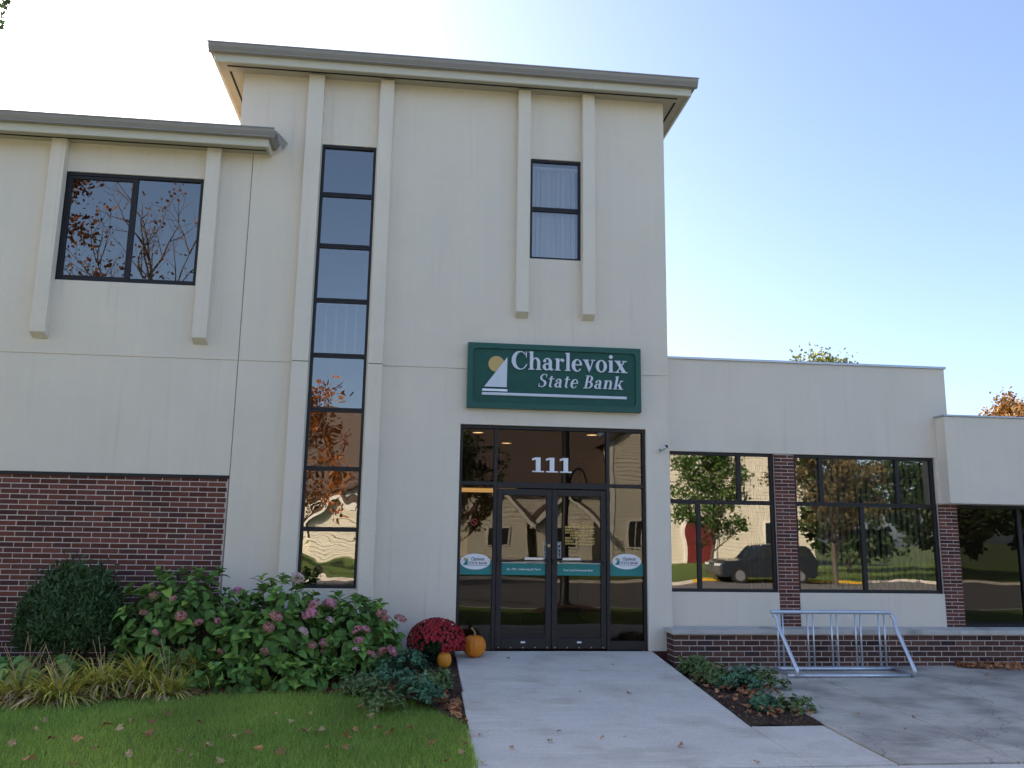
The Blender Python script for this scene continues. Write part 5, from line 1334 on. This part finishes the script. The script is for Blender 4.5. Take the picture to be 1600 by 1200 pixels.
# ------------------------------------------------------------------ across the street: church, parked car, pole (seen in the glass)
ch = thing('church', 'cream sided church with brown roofs reflected in the bank windows', 'church', (10, -56, -.4), world=True)
YC = -54.0
def clapboard(x0, x1, z0, z1, y, name, xa=None, step=.26):
    """lapped boards; xa(z) gives the x limits at a height"""
    mb = MB(); z = z0
    while z < z1:
        a, b = (x0, x1) if xa is None else xa(min(z + step, z1)); t = min(z + step, z1)
        if b - a > .1:
            mb.quad((b, y + .055, z), (a, y + .055, z), (a, y + .012, t), (b, y + .012, t)); mb.quad((a, y + .055, z), (b, y + .055, z), (b, y, z), (a, y, z))
        z += step
    return tag(mb.build(name, 'siding', ch), kind='stuff')
MB().box(-9, 15.5, YC - 12, YC, -.5, 4.9).build('wall', 'siding', ch)
clapboard(-9, 15.4, -.3, 4.85, YC, 'siding_boards')
clapboard(15.5, 32, -.3, 14.4, YC + .5, 'siding_boards', lambda z: (15.5, 32.0) if z < 9.2 else (15.5 + (z - 9.2) * 8.25 / 5.4, 32 - (z - 9.2) * 8.25 / 5.4))
rf = MB(); rf.prism_x([(YC + .6, 4.7), (YC + .6, 4.9), (YC - 6, 12.0), (YC - 12.6, 4.9), (YC - 12.6, 4.7)], -9.5, 15.4); rf.build('roof', 'shingle', ch)
MB().prism([(15.5, -.5), (32, -.5), (32, 9.2), (23.75, 14.6), (15.5, 9.2)], YC + 0.5, YC - 14).build('wall', 'siding', ch)
for s in (-1, 1):
    x0 = 23.75; e = 23.75 + s * 8.9
    mb = MB(); mb.prism([(x0, 14.7), (x0, 15.1), (e, 9.2), (e, 8.8)] if s > 0 else [(x0, 14.7), (e, 8.8), (e, 9.2), (x0, 15.1)], YC + 1.0, YC - 14.5); mb.build('roof', 'shingle', ch)
def porch(xc, w, z1, zp, d):
    y0 = YC + d
    MB().prism([(xc - w, -.5), (xc + w, -.5), (xc + w, z1), (xc, zp), (xc - w, z1)], y0, YC + 0.02).build('porch_wall', 'siding', ch)
    clapboard(0, 0, -.3, zp, y0, 'siding_boards', lambda z: (xc - w, xc + w) if z < z1 else (xc - w * (zp - z) / (zp - z1), xc + w * (zp - z) / (zp - z1)))
    for s in (-1, 1):
        P = [(xc, zp + .02), (xc, zp + .35), (xc + s * (w + .5), z1 - .1), (xc + s * (w + .5), z1 - .42)]
        MB().prism(P if s > 0 else P[::-1], y0 + .45, YC + .03).build('porch_roof', 'shingle', ch)
        P = [(xc, zp - .25), (xc, zp + .06), (xc + s * (w + .5), z1 - .38), (xc + s * (w + .5), z1 - .7)]
        MB().prism(P if s > 0 else P[::-1], y0 + .52, y0 + .46).build('barge_board', 'trim', ch)
porch(6.3, 2.2, 2.9, 4.9, 2.5); porch(11.3, 2.1, 2.9, 4.7, 2.2); porch(-5.5, 2.0, 2.8, 4.4, 1.5)
def cwin(x, z0, z1, w, y):
    f = MB().box(x - w / 2 - .12, x + w / 2 + .12, y, y + .08, z0 - .12, z1 + .12).build('window', 'trim', ch)
    MB().box(x - w / 2, x - .03, y + .07, y + .09, z0, z1).build('pane', 'darkglass', f); MB().box(x + .03, x + w / 2, y + .07, y + .09, z0, z1).build('pane', 'darkglass', f)
for x in (17.0, 18.6): cwin(x, .9, 2.7, .9, YC + .55)
for x in (-7.5, -2.5, 0, 2.4): cwin(x, .9, 2.6, 1.0, YC + .05)
cwin(6.3, .9, 2.3, 1.6, YC + 2.55); cwin(11.3, .9, 2.3, 1.6, YC + 2.25); cwin(28.5, .9, 3.0, 1.4, YC + .55)
def arch(xc, w, h, n=12): return [(xc - w, -.4), (xc + w, -.4)] + [(xc + w * math.cos(math.pi * i / n), h + w * 1.25 * math.sin(math.pi * i / n)) for i in range(n + 1)]
ad = MB().prism(arch(22.4, 1.45, 1.9), YC + .66, YC + .5).build('arched_door', 'trim', ch)
MB().prism(arch(22.4, 1.2, 1.85), YC + .70, YC + .67).build('door_leaf', 'reddoor', ad)
MB().box(15.2, 15.5, YC + .5, YC + .62, -.5, 9.2).build('corner_board', 'trim', ch)

car = thing('parked_car', 'dark sport utility car parked across the street, reflected in the wing window', 'car', (15.9, -26.0, -.45))
L2 = 2.3
prof = [(-L2, .42), (-L2 + .05, .32), (L2 - .1, .30), (L2, .45), (L2, 1.05), (L2 - .06, 1.18), (2.0, 1.58), (1.75, 1.70), (.2, 1.76), (-.42, 1.70), (-1.02, 1.17), (-1.98, 1.04), (-L2 + .02, .88)]
b_ = MB().prism(prof, -.92, .92).build('body', 'carpaint', car); bevel(b_, .07, 3)
for s in (-1, 1):
    yy_ = s * .925
    MB().prism([(-.86, 1.18), (1.98, 1.22), (1.82, 1.55), (1.6, 1.62), (.2, 1.67), (-.36, 1.61)], min(yy_, yy_ - s * .01), max(yy_, yy_ - s * .01)).build('side_window', 'darkglass', car)
    for xw in (-1.45, 1.40):
        w_ = MB(); w_.tube([(xw, s * .70, .37), (xw, s * .94, .37)], .38, 24); wo = w_.build('wheel', 'tyre', car)
        MB().tube([(xw, s * .93, .37), (xw, s * .95, .37)], .26, 18).build('rim', 'rim', wo)
    MB().box(-L2 - .01, -L2 + .28, s * .62 - .22, s * .62 + .22, .80, .90).build('headlight', 'lens', car)
    MB().box(L2 - .06, L2 + .012, s * .72 - .14, s * .72 + .14, .85, 1.05).build('tail_light', 'ringred', car)
    MB().box(-.95, -.75, s * .95 - .08, s * .95 + .08, 1.08, 1.22).build('mirror', 'carpaint', car)
MB().prism([(-1.0, 1.20), (-.46, 1.69), (-.44, 1.68), (-.98, 1.19)], -.78, .78).build('windscreen', 'darkglass', car)

pole = thing('street_lamp', 'dark street lamp pole at the kerb, reflected in the right door', 'lamp post', (3.9, -10.2, -.33))
MB().lathe([(.0, 0), (.22, 0), (.22, .12), (.13, .2), (.115, .9), (.10, 1.0), (.10, 6.2), (.0, 6.2)], 0, 0, 16).build('post', 'black', pole, smooth=True)
MB().box(-.17, .10, -.17, -.09, 1.25, 1.60).build('control_box', 'black', pole)
rg = MB()
n = 24
rg.tube([(.34 + .24 * math.cos(2 * math.pi * i / n), 0, 3.15 + .42 * math.sin(2 * math.pi * i / n)) for i in range(n + 1)], .03, 6, caps=False); rg.build('ring_bracket', 'black', pole)
MB().lathe([(.05, 6.2), (.20, 6.3), (.26, 6.7), (.18, 6.95), (0, 7.05)], 0, 0, 16).build('lantern', 'darkglass', pole, smooth=True)
md = thing('mulch_ring', 'dark mulch mound around the street lamp base', 'mulch', (3.9, -10.05, -.34))
MB().lathe([(0, .14), (.5, .11), (.8, .05), (.95, 0.0), (.95, -.05)], 0, 0, 24).build('mound', 'soil', md, smooth=True)
